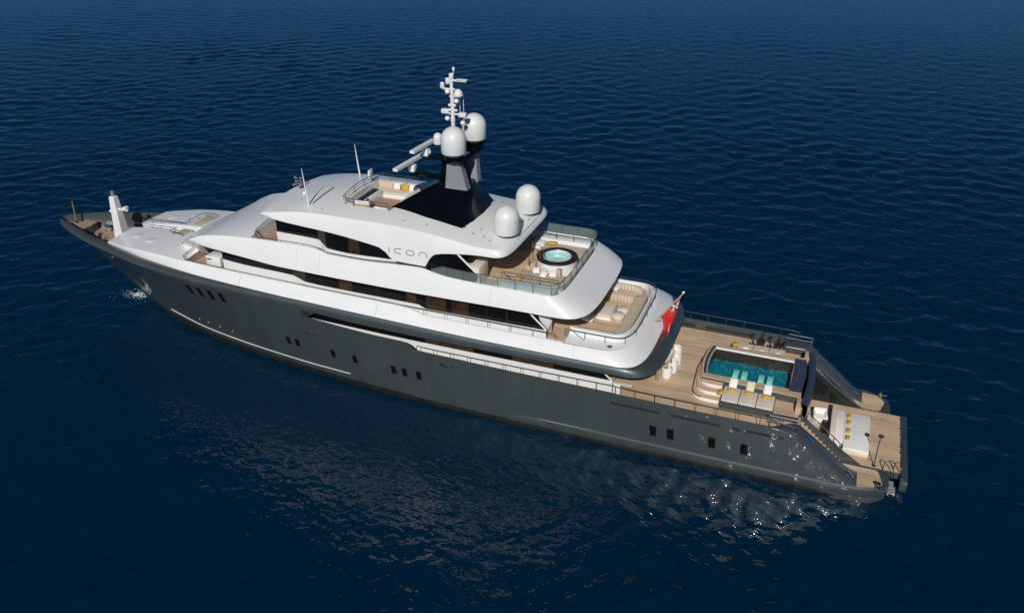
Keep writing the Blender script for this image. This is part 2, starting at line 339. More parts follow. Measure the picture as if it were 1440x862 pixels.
def hull():
    xs = sorted(set(frange(0, 8, .4) + frange(8, 27.6, .49) + frange(27.6, 35.5, .5) + [35.7, 35.9, 36.05, 36.2] + frange(36.2, 60, .6) + frange(60, 66.4, .2)))
    mb = MB()
    for s in (-1, 1):
        rows = []; fore = []
        for x in xs:
            ys, zs = sheer(x); zb = 0 if x >= 8 else 6.45 * (1 - x / 8.0); zt = zs - .4
            l1 = min(L1t(x), zt - .02) if x > 27 else zb + (zt - zb) * .8655
            if x <= 27.6: l1 = max(l1, zb + .001)
            r = []
            k = .93 if x < 62 else .93
            r.append((x, s * (.35 * wl(x) if x >= 8 else 0), -2.6 if x >= 8 else zb)); r.append((x, s * (.82 * wl(x) if x >= 8 else 0), -1.3 if x >= 8 else zb))
            r.append((x, s * (wl(x) if x >= 8 else 0), zb))
            for t in (.04, .1, .2, .35, .5, .65, .8, .92, 1):
                z = zb + (l1 - zb) * t; r.append((x, s * hy(x, z), z))
            if x > 44: # rubbing ledge
                pass
            rows.append(r)
            if x <= 27.61:
                w = min(shw(x), ys * .9); q = [r[-1], (x, s * hy(x, (l1 + zt) / 2), (l1 + zt) / 2)]
                for k in range(6):
                    a = math.pi / 2 * k / 5; q.append((x, s * (ys - w * (1 - math.cos(a))), zt + .4 * math.sin(a)))
                fore.append(q)
        mb.grid(rows, lambda i, j: 1 if j < 4 else 0); mb.grid(fore, 0)
    h = mb.build('hull', [HULL, ANTI], Y, smooth=40)
    return h
HULLO = hull()
# white boot stripe, rubbing ledge, lower spray edge
both(lambda s: MB().tube([(x, s * (hy(x, .98) + .02), .98) for x in frange(12.2, 30.8, .6)], .028, 6).build('boot_stripe', WHITE, HULLO))
def ledge(s):
    mb = MB(); rows = []
    for x in frange(43, 65.9, .5):
        k = min(1, (x - 43) / 6); y = hy(x, .7); rows.append([(x, s * (y - .02), 1.02), (x, s * (y + .10 * k), .93), (x, s * (y + .13 * k), .5), (x, s * (y + .08 * k), .38), (x, s * (y - .05), .30)])
    mb.grid(rows); mb.build('rubbing_ledge', HULL, HULLO, smooth=30)
both(ledge)
# hull windows: recess frame with a pane
def hull_window(s, x, z, w, h, sl=0.0):
    def P(dx, dz, off): xx = x + dx - sl * dz / h; zz = z + dz; return (xx, s * (hy(xx, zz) + off), zz)
    o = [(-w / 2, -h / 2), (w / 2, -h / 2), (w / 2, h / 2), (-w / 2, h / 2)]; i = [(a * .84, b * .88) for a, b in o]
    mb = MB(); mb.grid([[P(*p, .02) for p in o], [P(*p, .035) for p in o], [P(*p, .03) for p in i], [P(*p, .012) for p in i]], close=True)
    f = mb.build('window', BROWN, HULLO, smooth=0)
    MB().add([P(*p, .014) for p in i], [(0, 1, 2, 3)]).build('pane', GLASS, f, smooth=0)
for s in (-1, 1):
    for x in (17.5, 18.5, 19.55, 20.6): hull_window(s, x, 5.2, .42, .95, .16)
    for x, z in ((25.8, 2.63), (26.6, 2.63), (29.6, 2.45), (31.4, 2.4), (34.5, 2.3), (35.35, 2.3), (36.45, 2.3)): hull_window(s, x, z, .40, .68, .08)
    for x, z in ((52.6, 2.02), (53.68, 2.05), (56.2, 2.08), (58.1, 2.1)): hull_window(s, x, z, .46, .82, .05)
    for x in (16.5, 17.5, 18.8, 20.1): # small discharge fittings low on the bow
        y = hy(x, 1.9); MB().lathe([(0, .02), (.04, .02), (.06, 0), (.06, -.03)], n=10).build('skin_fitting', GREYP, HULLO, loc=(x, s * (y + .01), 1.8)).rotation_euler = (R(90) * -s * -1, 0, 0)
    for x, z in ((27.9, 3.78), (38.65, 3.6)):
        y = hy(x, z); MB().box(-.55, .55, -.03, .03, -.09, .09, bev=.03).build('mooring_port', RUBBER, HULLO, loc=(x, s * y, z)); MB().box(-.2, .2, -.05, .05, -.06, .05, bev=.03).build('roller_fairlead', STEEL, HULLO, loc=(x + .05, s * (y + .03), z))
    for x0, x1, z in ((49.8, 52.9, 3.45), (53.6, 56.6, 3.45), (57.3, 60.2, 3.45)):
        MB().grid([[(x, s * (hy(x, z) + .012), z - .09), (x, s * (hy(x, z) + .012), z + .09)] for x in frange(x0, x1, .5)]).build('scupper_slot', RUBBER, HULLO, smooth=0)
    for x in (57.8, 59.6): MB().box(-.3, .3, -.04, .04, -.05, .05, bev=.02).build('roller_fairlead', STEEL, HULLO, loc=(x, s * (hy(x, 3.45) + .02), 3.45))

# dark upper bulwark band wrapping round the stern of the upper deck
def band():
    bot = lambda x: (sheer(x)[0], L2t(x)); L2t = tab((27.6, 5.77), (32.1, 5.51), (37.7, 5.42), (43, 5.42), (49.5, 5.44))
    rows = []
    def whi(x): ys, zs = sheer(x); return (ys - shw(x), zs)
    for f in (-.25, 0, .15, .35, .5, .62, .74, .85, .94, 1.0):
        def side(x):
            (y0, z0), (y1, z1) = bot(x), whi(x); zm = z1 - .4
            if f < 0: return (y0 - .30, z0 + .01)
            if f <= .35: t = f / .35; return (y0, z0 + (zm - z0) * t)
            a = (f - .35) / .65 * math.pi / 2; return (y1 + (y0 - y1) * math.cos(a), zm + (z1 - zm) * math.sin(a))
        g = 0 if f <= 0 else f; bulge = math.sin(g * math.pi) * .22
        xa = (52.25 if f < 0 else 52.55) - .9 * g + bulge; rows.append(ring(side, 27.6, 49.15, xa, 4.1, st=.55, z_aft=(5.36 + (6.0 - 5.36) * g)))
    return MB().grid(rows).build('upper_bulwark_band', HULL, Y, smooth=50)
band()
def slot_end(s):
    MB().add([(27.62, s * 5.64, 5.36), (27.62, s * 5.64, 5.77), (27.95, s * 4.7, 5.77), (27.95, s * 4.7, 5.0), (27.62, s * 5.64, 5.0)], [(0, 1, 2, 3, 4)]).build('opening_end', HULL, Y, smooth=0)
both(slot_end)
# upper deck underside
MB().grid([[(x, -y, z), (x, y, z)] for x, y, z in ((27.3, 5.5, 5.84), (33, 5.5, 5.55), (36, 5.5, 5.48), (50, 5.5, 5.48), (51, 4.9, 5.48), (51.9, 3.5, 5.48), (52.2, 1, 5.48))]).build('deckhead', DECKGREY, Y, smooth=0)

# ---- foredeck: inner bulwark, teak, hatch platform, machinery
def inner_bulwark():
    mb = MB()
    for s in (-1, 1):
        rows = []
        for x in frange(.3, 9.5, .35):
            ys, zs = sheer(x); w = min(shw(x), ys * .9); rows.append([(x, s * (ys - w), zs), (x, s * max(0, ys - w - .06), zs - .04), (x, s * max(0, ys - w - .1), zs - .6), (x, s * max(0, min(ys - w - .14, hy(x, 5.45) - .1)), 5.45)])
        mb.grid(rows)
    mb.build('foredeck_bulwark', DECKGREY, Y, smooth=40)
inner_bulwark()
pts = [(x, -max(.03, min(sheer(x)[0] - min(shw(x), sheer(x)[0] * .9) - .08, hy(x, 5.38) - .06))) for x in frange(1.2, 9.3, .4)]
MB().prism(pts + [(x, -y) for x, y in pts[::-1]], 5.38, 5.5).build('foredeck', TEAKFWD, Y, smooth=0)
def hatch():
    p = [(x, -max(.05, min(sheer(x)[0] - min(shw(x), sheer(x)[0] * .9) - .12, hy(x, 5.5) - .08))) for x in frange(.7, 2.9, .3)]
    p = p + [(3.15, -.9), (3.25, -.4), (3.3, 0)]; p = p + [(x, -y) for x, y in p[::-1][1:]]
    h = MB().prism(p, 5.5, 6.12).build('bow_platform', DECKGREY, Y, smooth=0); MB().prism([(x * .985 + .02, y * .96) for x, y in p], 6.12, 6.16).build('platform_teak', TEAKFWD, h, smooth=0)
hatch()
j = MB().tube([(1.72, 0, 6.15), (1.76, 0, 7.2), (1.82, 0, 8.1)], [.07, .06, .05], 8).build('jackstaff', mat('varnished_wood', (.30, .15, .05), .35, coat=.3, var=.2, vscale=6), Y)
MB().tube([(1.72, 0, 6.12), (1.73, 0, 6.4)], .1, 8).build('staff_socket', DARKSTEEL, j)
def windlass(x, y):
    w = MB().lathe([(.28, 0), (.28, .12), (.15, .16), (.12, .42), (.2, .5), (.2, .56), (0, .58)], n=16).build('anchor_windlass', STEEL, Y, loc=(x - BASE, y, 5.5))
    MB().box(-.4, .4, -.16, .16, 0, .3, bev=.04).build('gearbox', GREYP, w)
for x, y in ((4.2, .75), (4.2, -.75)): windlass(x, y)
def cleat(x, y, z, rz=0):
    MB().tube([(0, -.1, 0), (0, -.1, .2)], .045, 8).tube([(0, .1, 0), (0, .1, .2)], .045, 8).tube([(0, -.26, .2), (0, .26, .2)], .05, 8).build('mooring_bitt', STEEL, Y, loc=(x - BASE, y, z)).rotation_euler = (0, 0, rz)
for x, y in ((5.4, -.9), (5.4, .9), (3.9, .95), (3.9, -.95), (7.4, -1.75), (7.4, 1.75)): cleat(x, y, 5.5)
MB().box(-.35, .35, -.3, .3, 0, .55, bev=.05).build('chain_locker', GREYP, Y, loc=(3.9 - BASE, 1.55, 5.5))
# white bow mast with lamp arm
bm_ = MB().grid([[(6.52 + dx * a, dy * b, z) for dx, dy in ((-1, -1), (1, -1), (1, 1), (-1, 1))] for z, a, b in ((5.5, .46, .42), (6.9, .36, .34), (8.3, .30, .27), (9.15, .25, .22), (9.2, .2, .18))], close=True)
bm_.add([(6.32, -.18, 9.2), (6.72, -.18, 9.2), (6.72, .18, 9.2), (6.32, .18, 9.2)], [(0, 1, 2, 3)])
bm_ = bm_.build('bow_mast', WHITE, Y, smooth=0)
MB().lathe([(.16, 0), (.16, .12), (.1, .14), (.1, .3), (.13, .32), (.13, .42), (0, .46)], (6.52, 0, 9.2), 12).build('mast_light', GREYP, bm_)
MB().box(6.3, 7.75, -.09, .09, 8.05, 8.2, bev=.03).box(7.35, 7.7, -.22, .22, 8.2, 8.42, bev=.05).build('lamp_arm', WHITE, bm_); MB().box(6.0, 6.3, -.3, .3, 7.85, 8.0, bev=.03).build('lamp_bracket', WHITE, bm_)

# ---- lower white superstructure (upper deck level)
def whi(x): ys, zs = sheer(x); return (ys - shw(x), zs)
FA = tab((8.45, 3.28, 6.86), (10, 3.75, 7.02), (12, 4.15, 7.2), (14.5, 4.45, 7.28), (17, 4.62, 7.22), (20, 4.76, 7.2), (24, 4.87, 7.18), (30, 4.95, 7.12), (35.6, 4.95, 7.02), (36.8, 4.95, 6.70), (40, 4.95, 6.66), (46, 4.95, 6.64), (49, 4.93, 6.64))
def tierA():
    mb = MB(); rows = []
    for f in (0, .3, .65, .9, 1.0):
        def side(x):
            (y0, z0), (y1, z1) = whi(x), FA(x); b = math.sin(f * math.pi) * .05
            return (y0 + (y1 - y0) * f + b, z0 + (z1 - z0) * f - (0 if f < 1 else .0))
        rows.append(ring(side, 8.45, 49.1 - .9 * f, 51.65 - .85 * f, 4.3 - 1.1 * f, st=.5, z_aft=6.0 + (6.68 - 6.0) * f))
    mb.grid(rows)
    # bulwark cap and inner face along the side decks
    for s in (-1, 1):
        mb.grid([[(x, s * (FA(x)[0] - d), FA(x)[1] - dz) for d, dz in ((0, 0), (.05, -.03), (.13, -.03), (.17, .02), (.18, 1.0))] for x in frange(16.5, 46.4, .5)])
    # front face and foredeck roof with sunk gangway
    for s in (-1, 1):
        R_ = []
        for x in frange(8.45, 17.1, .45):
            y1, z1 = FA(x); row = []
            for k in range(9):
                y = y1 + (.45 - y1) * k / 8; u = y / y1; row.append((x, s * y, z1 + (.10 + .015 * (x - 8)) * (1 - u * u)))
            R_.append(row)
        mb.grid(R_)
        mb.grid([[R_[k][-1], (R_[k][-1][0], s * .45, 6.45)] for k in range(len(R_))])
        mb.grid([[p, (p[0], p[1], 5.45)] for p in R_[0]])
    mb.grid([[(x, -.45, 6.45), (x, .45, 6.45)] for x in frange(8.45, 17, 2)])
    mb.add([(8.45, -.45, 6.45), (8.45, .45, 6.45), (8.45, .45, 5.45), (8.45, -.45, 5.45)], [(0, 1, 2, 3)])
    # aft-facing wall of the foredeck house, behind the forward rail
    row = [(16.9, u * FA(16.9)[0], FA(16.9)[1] + .1 * (1 - u * u)) for u in np.linspace(-1, 1, 13)]
    mb.grid([row, [(16.9, p[1], 6.1) for p in row]])
    return mb.build('foredeck_house', WHITE, Y, smooth=32)
A_ = tierA()
def aftA():
    """flat margin, lounge coaming wall and its inside"""
    mb = MB(); rows = []
    for y, z, xc, xa, n in ((4.93, 6.66, 48.2, 50.8, 3.2), (4.4, 6.71, 48.35, 50.6, 3.6), (3.86, 6.74, 48.5, 50.38, 4.3), (3.84, 7.18, 48.5, 50.36, 4.3), (3.72, 7.2, 48.5, 50.26, 4.3), (3.70, 6.15, 48.5, 50.24, 4.3)):
        rows.append(ring(lambda x: (y, z), 46.5, xc, xa, n, st=.5))
    mb.grid(rows)
    for e in (0, -1): mb.add([r[e] for r in rows] + [(46.5, rows[0][e][1], 6.15)], [(0, 1, 2, 3, 4, 5, 6)])
    return mb.build('lounge_coaming', WHITE, Y, smooth=32)
aftA()
MB().prism([(16.9, -4.6), (46.4, -4.85), (49.5, -3.9), (50.3, 0), (49.5, 3.9), (46.4, 4.85), (16.9, 4.6)], 6.05, 6.15).build('upper_deck', TEAK, Y, smooth=0)
for s in (-1, 1): MB().lathe([(0, .02), (.12, .02), (.17, 0)], n=12).build('deck_fitting', DARKSTEEL, Y, loc=(49.3 - BASE, s * 4.45, 6.725))

# upper deck house walls and windows
ZW = tab((17, 7.62), (20, 7.5), (22, 7.37), (26.1, 7.27), (27.2, 7.1), (34.6, 7.03), (36.1, 7.02), (36.5, 6.8), (45, 6.87))
YW = tab((17, 3.7), (20, 3.86), (26.0, 3.92), (27.3, 4.22), (30, 4.28), (45, 4.28))
def house_wall(name, s, x0, x1, yw, z0, zb, z1, st=.5):
    return MB().grid([[(x, s * yw(x), z0), (x, s * yw(x), zb(x)), (x, s * (yw(x) - .06), zb(x) + .01)] for x in frange(x0, x1, st)]).build(name, WHITE, Y, smooth=20)
def pane(parent, s, pts, yw, M, off=0.0):
    """one window pane: polygon in x,z laid on the wall"""
    return MB().add([(x, s * (yw(x) - off), z) for x, z in pts], [tuple(range(len(pts)))]).build('window', M, parent, smooth=0)
for s in (-1, 1):
    w = house_wall('house_side', s, 20.0, 45.1, YW, 6.1, ZW, 8.5)
    cuts = [(20.0, 21.6, GLASS), (21.6, 23.0, GLASS), (23.0, 24.6, GLASS), (24.6, 26.0, GLASS), (26.0, 27.25, BROWN), (27.25, 28.6, GLASS), (28.6, 30.0, GLASS), (30.0, 31.0, WARM), (31.0, 33.0, GLASS), (33.0, 35.2, GLASS), (35.2, 35.9, WARM), (35.9, 36.7, GLASS), (36.7, 38.1, WARM), (38.1, 38.55, GLASS), (38.55, 39.7, WARM), (39.7, 41.0, GLASS), (41.0, 42.4, GLASS)]
    for a, b, M in cuts:
        pane(w, s, [(a + .03, ZW(a)), (b - .03, ZW(b)), (b - .03, 8.5), (a + .03, 8.5)], YW, M, .05)
    pane(w, s, [(42.43, ZW(42.4)), (45.02, 6.88), (43.6, 8.15), (43.4, 8.5), (42.43, 8.5)], YW, GLASS, .05)
    MB().grid([[(x, s * (YW(x) - .09), ZW(x)), (x, s * (YW(x) - .09), 8.5)] for x in frange(20, 43.4, .6)]).build('window_mullion', BROWN, w, smooth=0)
    MB().tube([(43.45, s * 4.26, 8.4), (45.1, s * 4.26, 6.9)], .055, 6).build('window_frame', WHITE, w)
# aft wall of the upper saloon and forward wall
MB().add([(44.0, -4.2, 6.12), (44.0, 4.2, 6.12), (44.0, 4.2, 8.5), (44.0, -4.2, 8.5)], [(0, 1, 2, 3)]).build('sliding_door', GLASS, Y, smooth=0)
MB().grid([[(20.0 - 1.4 * (1 - (u) ** 2), u * 3.86, 6.1), (20.0 - 1.4 * (1 - u ** 2), u * 3.86, 8.6)] for u in np.linspace(-1, 1, 15)]).build('house_front', BROWN, Y, smooth=30)
def stair_cab(s):
    MB().grid([[(45.15, s * 4.1, 6.12), (45.15, s * 4.1, 6.95), (44.6, s * 4.1, 7.5), (44.3, s * 4.1, 8.4)], [(45.15, s * 3.3, 6.12), (45.15, s * 3.3, 7.1), (44.95, s * 3.3, 7.7), (44.8, s * 3.3, 8.4)]]).build('stair_enclosure', WHITE, Y)
both(stair_cab)

# ---- main deck house
ZM = tab((27, 4.5), (36, 4.34), (50, 4.34))
for s in (-1, 1):
    yw = lambda x: 4.62
    w = MB().grid([[(x, s * 4.62, 3.3), (x, s * 4.62, ZM(x)), (x, s * 4.54, ZM(x) + .01)] for x in frange(27.5, 49.62, .6)]).build('saloon_side', WHITE, Y, smooth=20)
    MB().add([(49.62, s * 4.62, 3.3), (49.62, s * 4.62, 4.34), (49.62, s * 3.9, 4.34), (49.62, s * 3.9, 3.3)], [(0, 1, 2, 3)]).build('wall_end', WHITE, w, smooth=0)
    for a, b, M in [(27.5, 30, GLASS), (30, 33, GLASS), (33, 36.6, GLASS), (36.6, 38.2, WARM), (38.3, 40.1, WARM), (40.1, 42.9, GLASS), (42.9, 44.2, WARM), (44.3, 45.7, WARM), (45.7, 47.6, GLASS)]:
        pane(w, s, [(a + .02, ZM(a)), (b - .02, ZM(b)), (b - .02, 5.5), (a + .02, 5.5)], yw, M, .05)
    pane(w, s, [(47.6, 4.34), (49.5, 4.34), (48.35, 5.5), (47.6, 5.5)], yw, GLASS, .05)
    MB().tube([(48.38, s * 4.6, 5.46), (49.58, s * 4.6, 4.36)], .05, 6).build('window_frame', WHITE, w)
    MB().grid([[(x, s * 4.53, ZM(x)), (x, s * 4.53, 5.5)] for x in (27.5, 48.3)]).build('window_mullion', BROWN, w, smooth=0)
MB().add([(48.4, -4.6, 3.41), (48.4, 4.6, 3.41), (48.4, 4.6, 5.5), (48.4, -4.6, 5.5)], [(0, 1, 2, 3)]).build('sliding_door', GLASS, Y, smooth=0)
for s in (-1, 1): MB().lathe([(.13, 0), (.13, 2.1)], (51.93, s * 2.1, 3.4), 14).build('deck_pillar', STEEL, Y)

# ---- bridge deck tier
LB = tab((17.65, 4.3, 8.86), (18.5, 4.5, 8.79), (20.5, 4.76, 8.72), (23, 4.87, 8.57), (26, 5.0, 8.42), (36, 5.14, 8.38), (44, 5.14, 8.44), (48, 5.1, 8.44))
KB = tab((17.65, 4.3, 8.92), (18.1, 4.33, 9.13), (18.75, 4.38, 9.40), (20.2, 4.42, 9.68), (22.4, 4.42, 9.88), (28, 4.48, 10.02), (28.9, 4.49, 9.93), (29.5, 4.5, 9.72), (32, 4.5, 9.68), (34.5, 4.5, 9.82), (36.6, 4.52, 9.9), (37.4, 4.56, 9.76), (38.6, 4.62, 9.62), (41, 4.67, 9.57), (48, 4.7, 9.57))
def tierB():
    mb = MB(); rows = []
    for f in (-.4, 0, .06, .3, .55, .8, 1.0):
        def side(x):
            (y0, z0), (y1, z1) = LB(x), KB(x)
            if f < 0: return (y0 - .9, z0 + .03)
            g = f; return (y0 + (y1 - y0) * g + math.sin(g * math.pi) * .06, z0 + (z1 - z0) * g)
        g = max(0, f); xa = 47.2 if f < 0 else 48.02 - 1.92 * g + math.sin(g * math.pi) * .10
        rows.append(ring(side, 17.65, 45.2 - .9 * g, xa, 4 + g, st=.5, z_aft=8.42 + (9.57 - 8.42) * g))
    mb.grid(rows)
    for s in (-1, 1):
        mb.grid([[(x, s * (KB(x)[0] - d), KB(x)[1] - dz) for d, dz in ((0, 0), (.04, -.025), (.11, -.025), (.14, .02), (.15, .75))] for x in frange(23.2, 45, .5)])
    # sloping front from the foredeck to the wheelhouse
    zc = tab((14.3, 7.25), (14.7, 7.5), (15.5, 7.95), (17, 8.62), (19, 9.42), (20.5, 9.86), (22.5, 10.2), (23.2, 10.28)); zk0 = lambda x: KB(x)[1] if x >= 17.65 else 8.92 - (17.65 - x) * .72
    R_ = []
    for u in np.linspace(-1, 1, 29):
        a = abs(u); xb = 14.45 + 3.2 * (a ** 2.6); row = []
        for k in range(19):
            x = xb + (23.2 - xb) * (k / 18) ** 1.15; yk = KB(max(17.65, x))[0]; b = a ** 2.4
            row.append((x, u * yk, zc(x) * (1 - b) + zk0(x) * b))
        q0, q1 = row[0], row[1]; row = [(q0[0] - (q1[0] - q0[0]) * .8, q0[1] * .99, q0[2] - max(.3, (q1[2] - q0[2]) * .9))] + row if a < .62 else row
        R_.append(row)
    L_ = max(len(r) for r in R_); R_ = [r if len(r) == L_ else [r[0]] + r for r in R_]
    mb.grid(R_)
    for s in (-1, 1):
        e = [r[1] for r in R_ if r[1][1] * s > 1.9]; b_ = lambda p: (min(p[0] + .1, 16.8), s * min(abs(p[1]), 2.6), 7.1)
        if abs(e[0][1]) > abs(e[-1][1]): e = e[::-1]
        mb.grid([[p, b_(p)] for p in e] + [[(x, s * (LB(x)[0] - .02), LB(x)[1]), (16.8 + (x - 17.65) * .45, s * (2.6 - (x - 17.65) * .25), 6.9)] for x in frange(17.7, 18.95, .25)])
    mb.grid([[r[-1], (23.2, r[-1][1], 9.0)] for r in R_])      # aft-facing wall in front of the wheelhouse walkway
    return mb.build('bridge_deck_shell', WHITE, Y, smooth=50)
B_ = tierB()
def fill(side, x0, xc, xa, n, zoff=0, M=None, name='deckhead', z=None, inset=0):
    h = ring(lambda x: side(x), x0, xc, xa, n, st=1.0); k = len(h) // 2 + 1
    mb = MB(); mb.grid([[(p[0], p[1] * c, z if z is not None else p[2] + zoff) for c in (1, .6, .2, -.2, -.6, -1)] for p in h[:k]]); return mb.build(name, M, Y, smooth=0)
fill(lambda x: (LB(x)[0] - .5, 8.5), 18.3, 45.2, 47.4, 4, M=WHITE, z=8.5)
fill(lambda x: (KB(x)[0] - .13, 9.0), 23.2, 44.6, 45.95, 5, M=TEAK, z=9.02, name='bridge_deck')

# wheelhouse and bridge deck saloon
ZB = tab((24.8, 10.32), (28.4, 10.26), (29.3, 9.95), (31, 9.86), (34.6, 9.95), (37, 9.85), (41, 9.8))
YB = tab((24.8, 3.55), (28.3, 3.62), (29.3, 4.1), (31, 4.12), (41, 4.12))
ZT = lambda x: 11.6
for s in (-1, 1):
    w = house_wall('wheelhouse_side', s, 24.9, 34.6, YB, 9.0, ZB, 11.6, .4)
    for a, b, M in [(24.9, 26.4, GLASS), (26.4, 27.7, GLASS), (27.7, 28.3, GLASS), (28.3, 29.25, BROWN), (29.25, 31.0, GLASS), (31.0, 31.8, WARM), (31.8, 33.2, GLASS), (33.2, 34.6, GLASS)]:
        pane(w, s, [(a + .02, ZB(a)), (b - .02, ZB(b)), (b - .02, 11.5), (a + .02, 11.5)], YB, M, .05)
    MB().grid([[(x, s * (YB(x) - .1), 9.5), (x, s * (YB(x) - .1), 11.5)] for x in frange(24.9, 34.6, .5)]).build('window_mullion', BROWN, w, smooth=0)
    w2 = pane(Y, s, [(36.3, 9.3), (40.2, 9.3), (40.42, 9.8), (38.75, 11.4), (36.3, 11.3)], YB, GLASS, .03); w2.name = 'saloon_window'; w2.location = (-BASE, 0, 0)
    MB().tube([(38.8, s * 4.1, 11.35), (40.5, s * 4.1, 9.85)], .06, 6).build('window_frame', WHITE, w2)
MB().grid([[(24.9 - .9 * (1 - u * u), u * 3.55, 9.0), (24.9 - .9 * (1 - u * u), u * 3.55, 10.3), (25.3 - .9 * (1 - u * u), u * 3.5, 11.7)] for u in np.linspace(-1, 1, 13)]).build('wheelhouse_window', GLASS, Y, smooth=25)
MB().add([(38.0, -4.1, 9.03), (38.0, 4.1, 9.03), (38.0, 4.1, 11.5), (38.0, -4.1, 11.5)], [(0, 1, 2, 3)]).build('sliding_door', GLASS, Y, smooth=0)
MB().box(39.75, 40.45, -3.95, -2.5, 9.03, 10.35, bev=.03).build('bar_cabinet', CREAM, Y); MB().box(38.6, 39.7, -3.9, -3.0, 9.03, 10.1, bev=.03).build('side_cabinet', WHITE, Y)

# ---- roof
LC = tab((24.2, 4.05, 11.74), (25.5, 4.22, 11.56), (29.7, 4.3, 11.30), (32.8, 4.3, 10.93), (33.6, 4.3, 10.78), (33.95, 4.3, 10.53), (34.2, 4.3, 10.24), (34.45, 4.3, 10.03), (36.8, 4.3, 9.99), (37.05, 4.3, 10.44), (37.5, 4.3, 10.94), (39.0, 4.3, 11.22), (40.4, 4.3, 11.36), (42, 4.3, 11.42))
KC = tab((24.2, 4.05, 11.80), (25.5, 4.02, 12.06), (27, 4.0, 12.27), (29, 4.0, 12.39), (33.6, 4.0, 12.40), (36.4, 4.0, 12.26), (38.5, 4.02, 12.04), (40.5, 4.1, 11.84), (42, 4.1, 11.78))
CC = tab((23.7, 11.86), (24.6, 12.1), (25.5, 12.32), (27.3, 12.68), (29.5, 12.82), (33.5, 12.86), (38, 12.52), (40, 12.3), (41.5, 12.12), (42.5, 11.78))
WELL = (29.9, 33.5, 2.45)
XS = sorted(set(frange(24.2, 29.9, .475) + frange(29.9, 33.5, .45) + [33.95, 34.2, 34.45] + frange(34.45, 36.8, .47) + [37.05, 37.25] + frange(37.5, 40.6, .44)))
def roof():
    def rg(side, xa, n, za):
        h = [(x, -side(x)[0], side(x)[1]) for x in XS]; yc, zc = side(40.6)
        for k in range(1, 19):
            t = math.pi / 2 * k / 18; h.append((40.6 + (xa - 40.6) * math.sin(t) ** (2 / n), -yc * math.cos(t) ** (2 / n) if k < 18 else 0.0, zc + (za - zc) * k / 18))
        return h
    mb = MB(); rows = []
    for f in (-1, -.5, 0, .1, .4, .7, .92, 1):
        def side(x):
            (y0, z0), (y1, z1) = LC(x), KC(x)
            if f < 0: return (y0 - .9 * -f, z0 + (.04 if f > -1 else .04))
            return (y0 + (y1 - y0) * f + math.sin(f * math.pi) * .05, z0 + (z1 - z0) * f)
        g = max(0, f); h = rg(side, 42.5 - .22 * g + math.sin(g * math.pi) * .05 - (.8 * -f if f < 0 else 0), 5.5, 11.45 + (11.74 - 11.45) * g)
        rows.append(h + [(x, -y, z) for x, y, z in h[::-1][1:]])
    mb.grid(rows)
    h = rg(KC, 42.28, 5.5, 11.74); R_ = []
    US = sorted(set(list(np.linspace(-1, -WELL[2] / 4.0, 5)) + list(np.linspace(-WELL[2] / 4.0, WELL[2] / 4.0, 9)) + list(np.linspace(WELL[2] / 4.0, 1, 5))))
    for x, y, z in h:
        row = []
        for u in US:
            xx = x - (.35 * (1 - u * u) * max(0, 1 - (x - 24.2) / 2.0)); row.append((xx, u * -y, z + (max(CC(x), z) - z) * (1 - abs(u) ** 2.0)))
        R_.append(row)
    def skip(i, j):
        cx = (R_[i][j][0] + R_[i + 1][j][0]) / 2; cy = (R_[i][j][1] + R_[i][j + 1][1]) / 2; return WELL[0] < cx < WELL[1] and abs(cy) < WELL[2] - .01
    mb.grid(R_, 0, skip=skip)
    r0 = R_[0]; mb.grid([r0, [(p[0] + .15, p[1] * .98, p[2] - .28) for p in r0], [(p[0] + 1.2, p[1] * .9, p[2] - .3) for p in r0]])
    # well walls
    for i in range(len(R_) - 1):
        for j in range(len(US) - 1):
            if skip(i, j): continue
            for (ai, aj, bi, bj, ni, nj) in ((i, j, i, j + 1, i - 1, j), (i + 1, j, i + 1, j + 1, i + 1, j), (i, j, i + 1, j, i, j - 1), (i, j + 1, i + 1, j + 1, i, j + 1)):
                if 0 <= ni < len(R_) - 1 and 0 <= nj < len(US) - 1 and skip(ni, nj):
                    a, b = R_[ai][aj], R_[bi][bj]; mb.add([a, b, (b[0], b[1], 11.8), (a[0], a[1], 11.8)], [(0, 1, 2, 3)])
    return mb.build('roof', WHITE, Y, smooth=30)
C_ = roof()
fill(lambda x: (3.6, 11.5), 24.6, 40.6, 42.0, 5.5, M=WHITE, z=11.5)
MB().box(29.85, 33.55, -2.5, 2.5, 11.72, 11.83).build('sun_deck', TEAKFWD, Y, smooth=0)
# panel seams and grab lines on the roof
def zroof(x, y):
    yk, zk = KC(x); u = y / yk; return zk + (max(CC(x), zk) - zk) * (1 - u * u)
def on_roof(name, pts, r, M, parent=C_, dz=0.0): MB().tube([(x, y, zroof(x, y) + dz) for x, y in pts], r, 5).build(name, M, parent)
on_roof('grab_rail', [(27.75, -2.9 + .25 * k) for k in range(12)], .025, DARKSTEEL, dz=.05)
for x in (29.3, 34.6): on_roof('panel_seam', [(x + .1 * k, -3.95 + .18 * k) for k in range(7)], .008, GREYP)

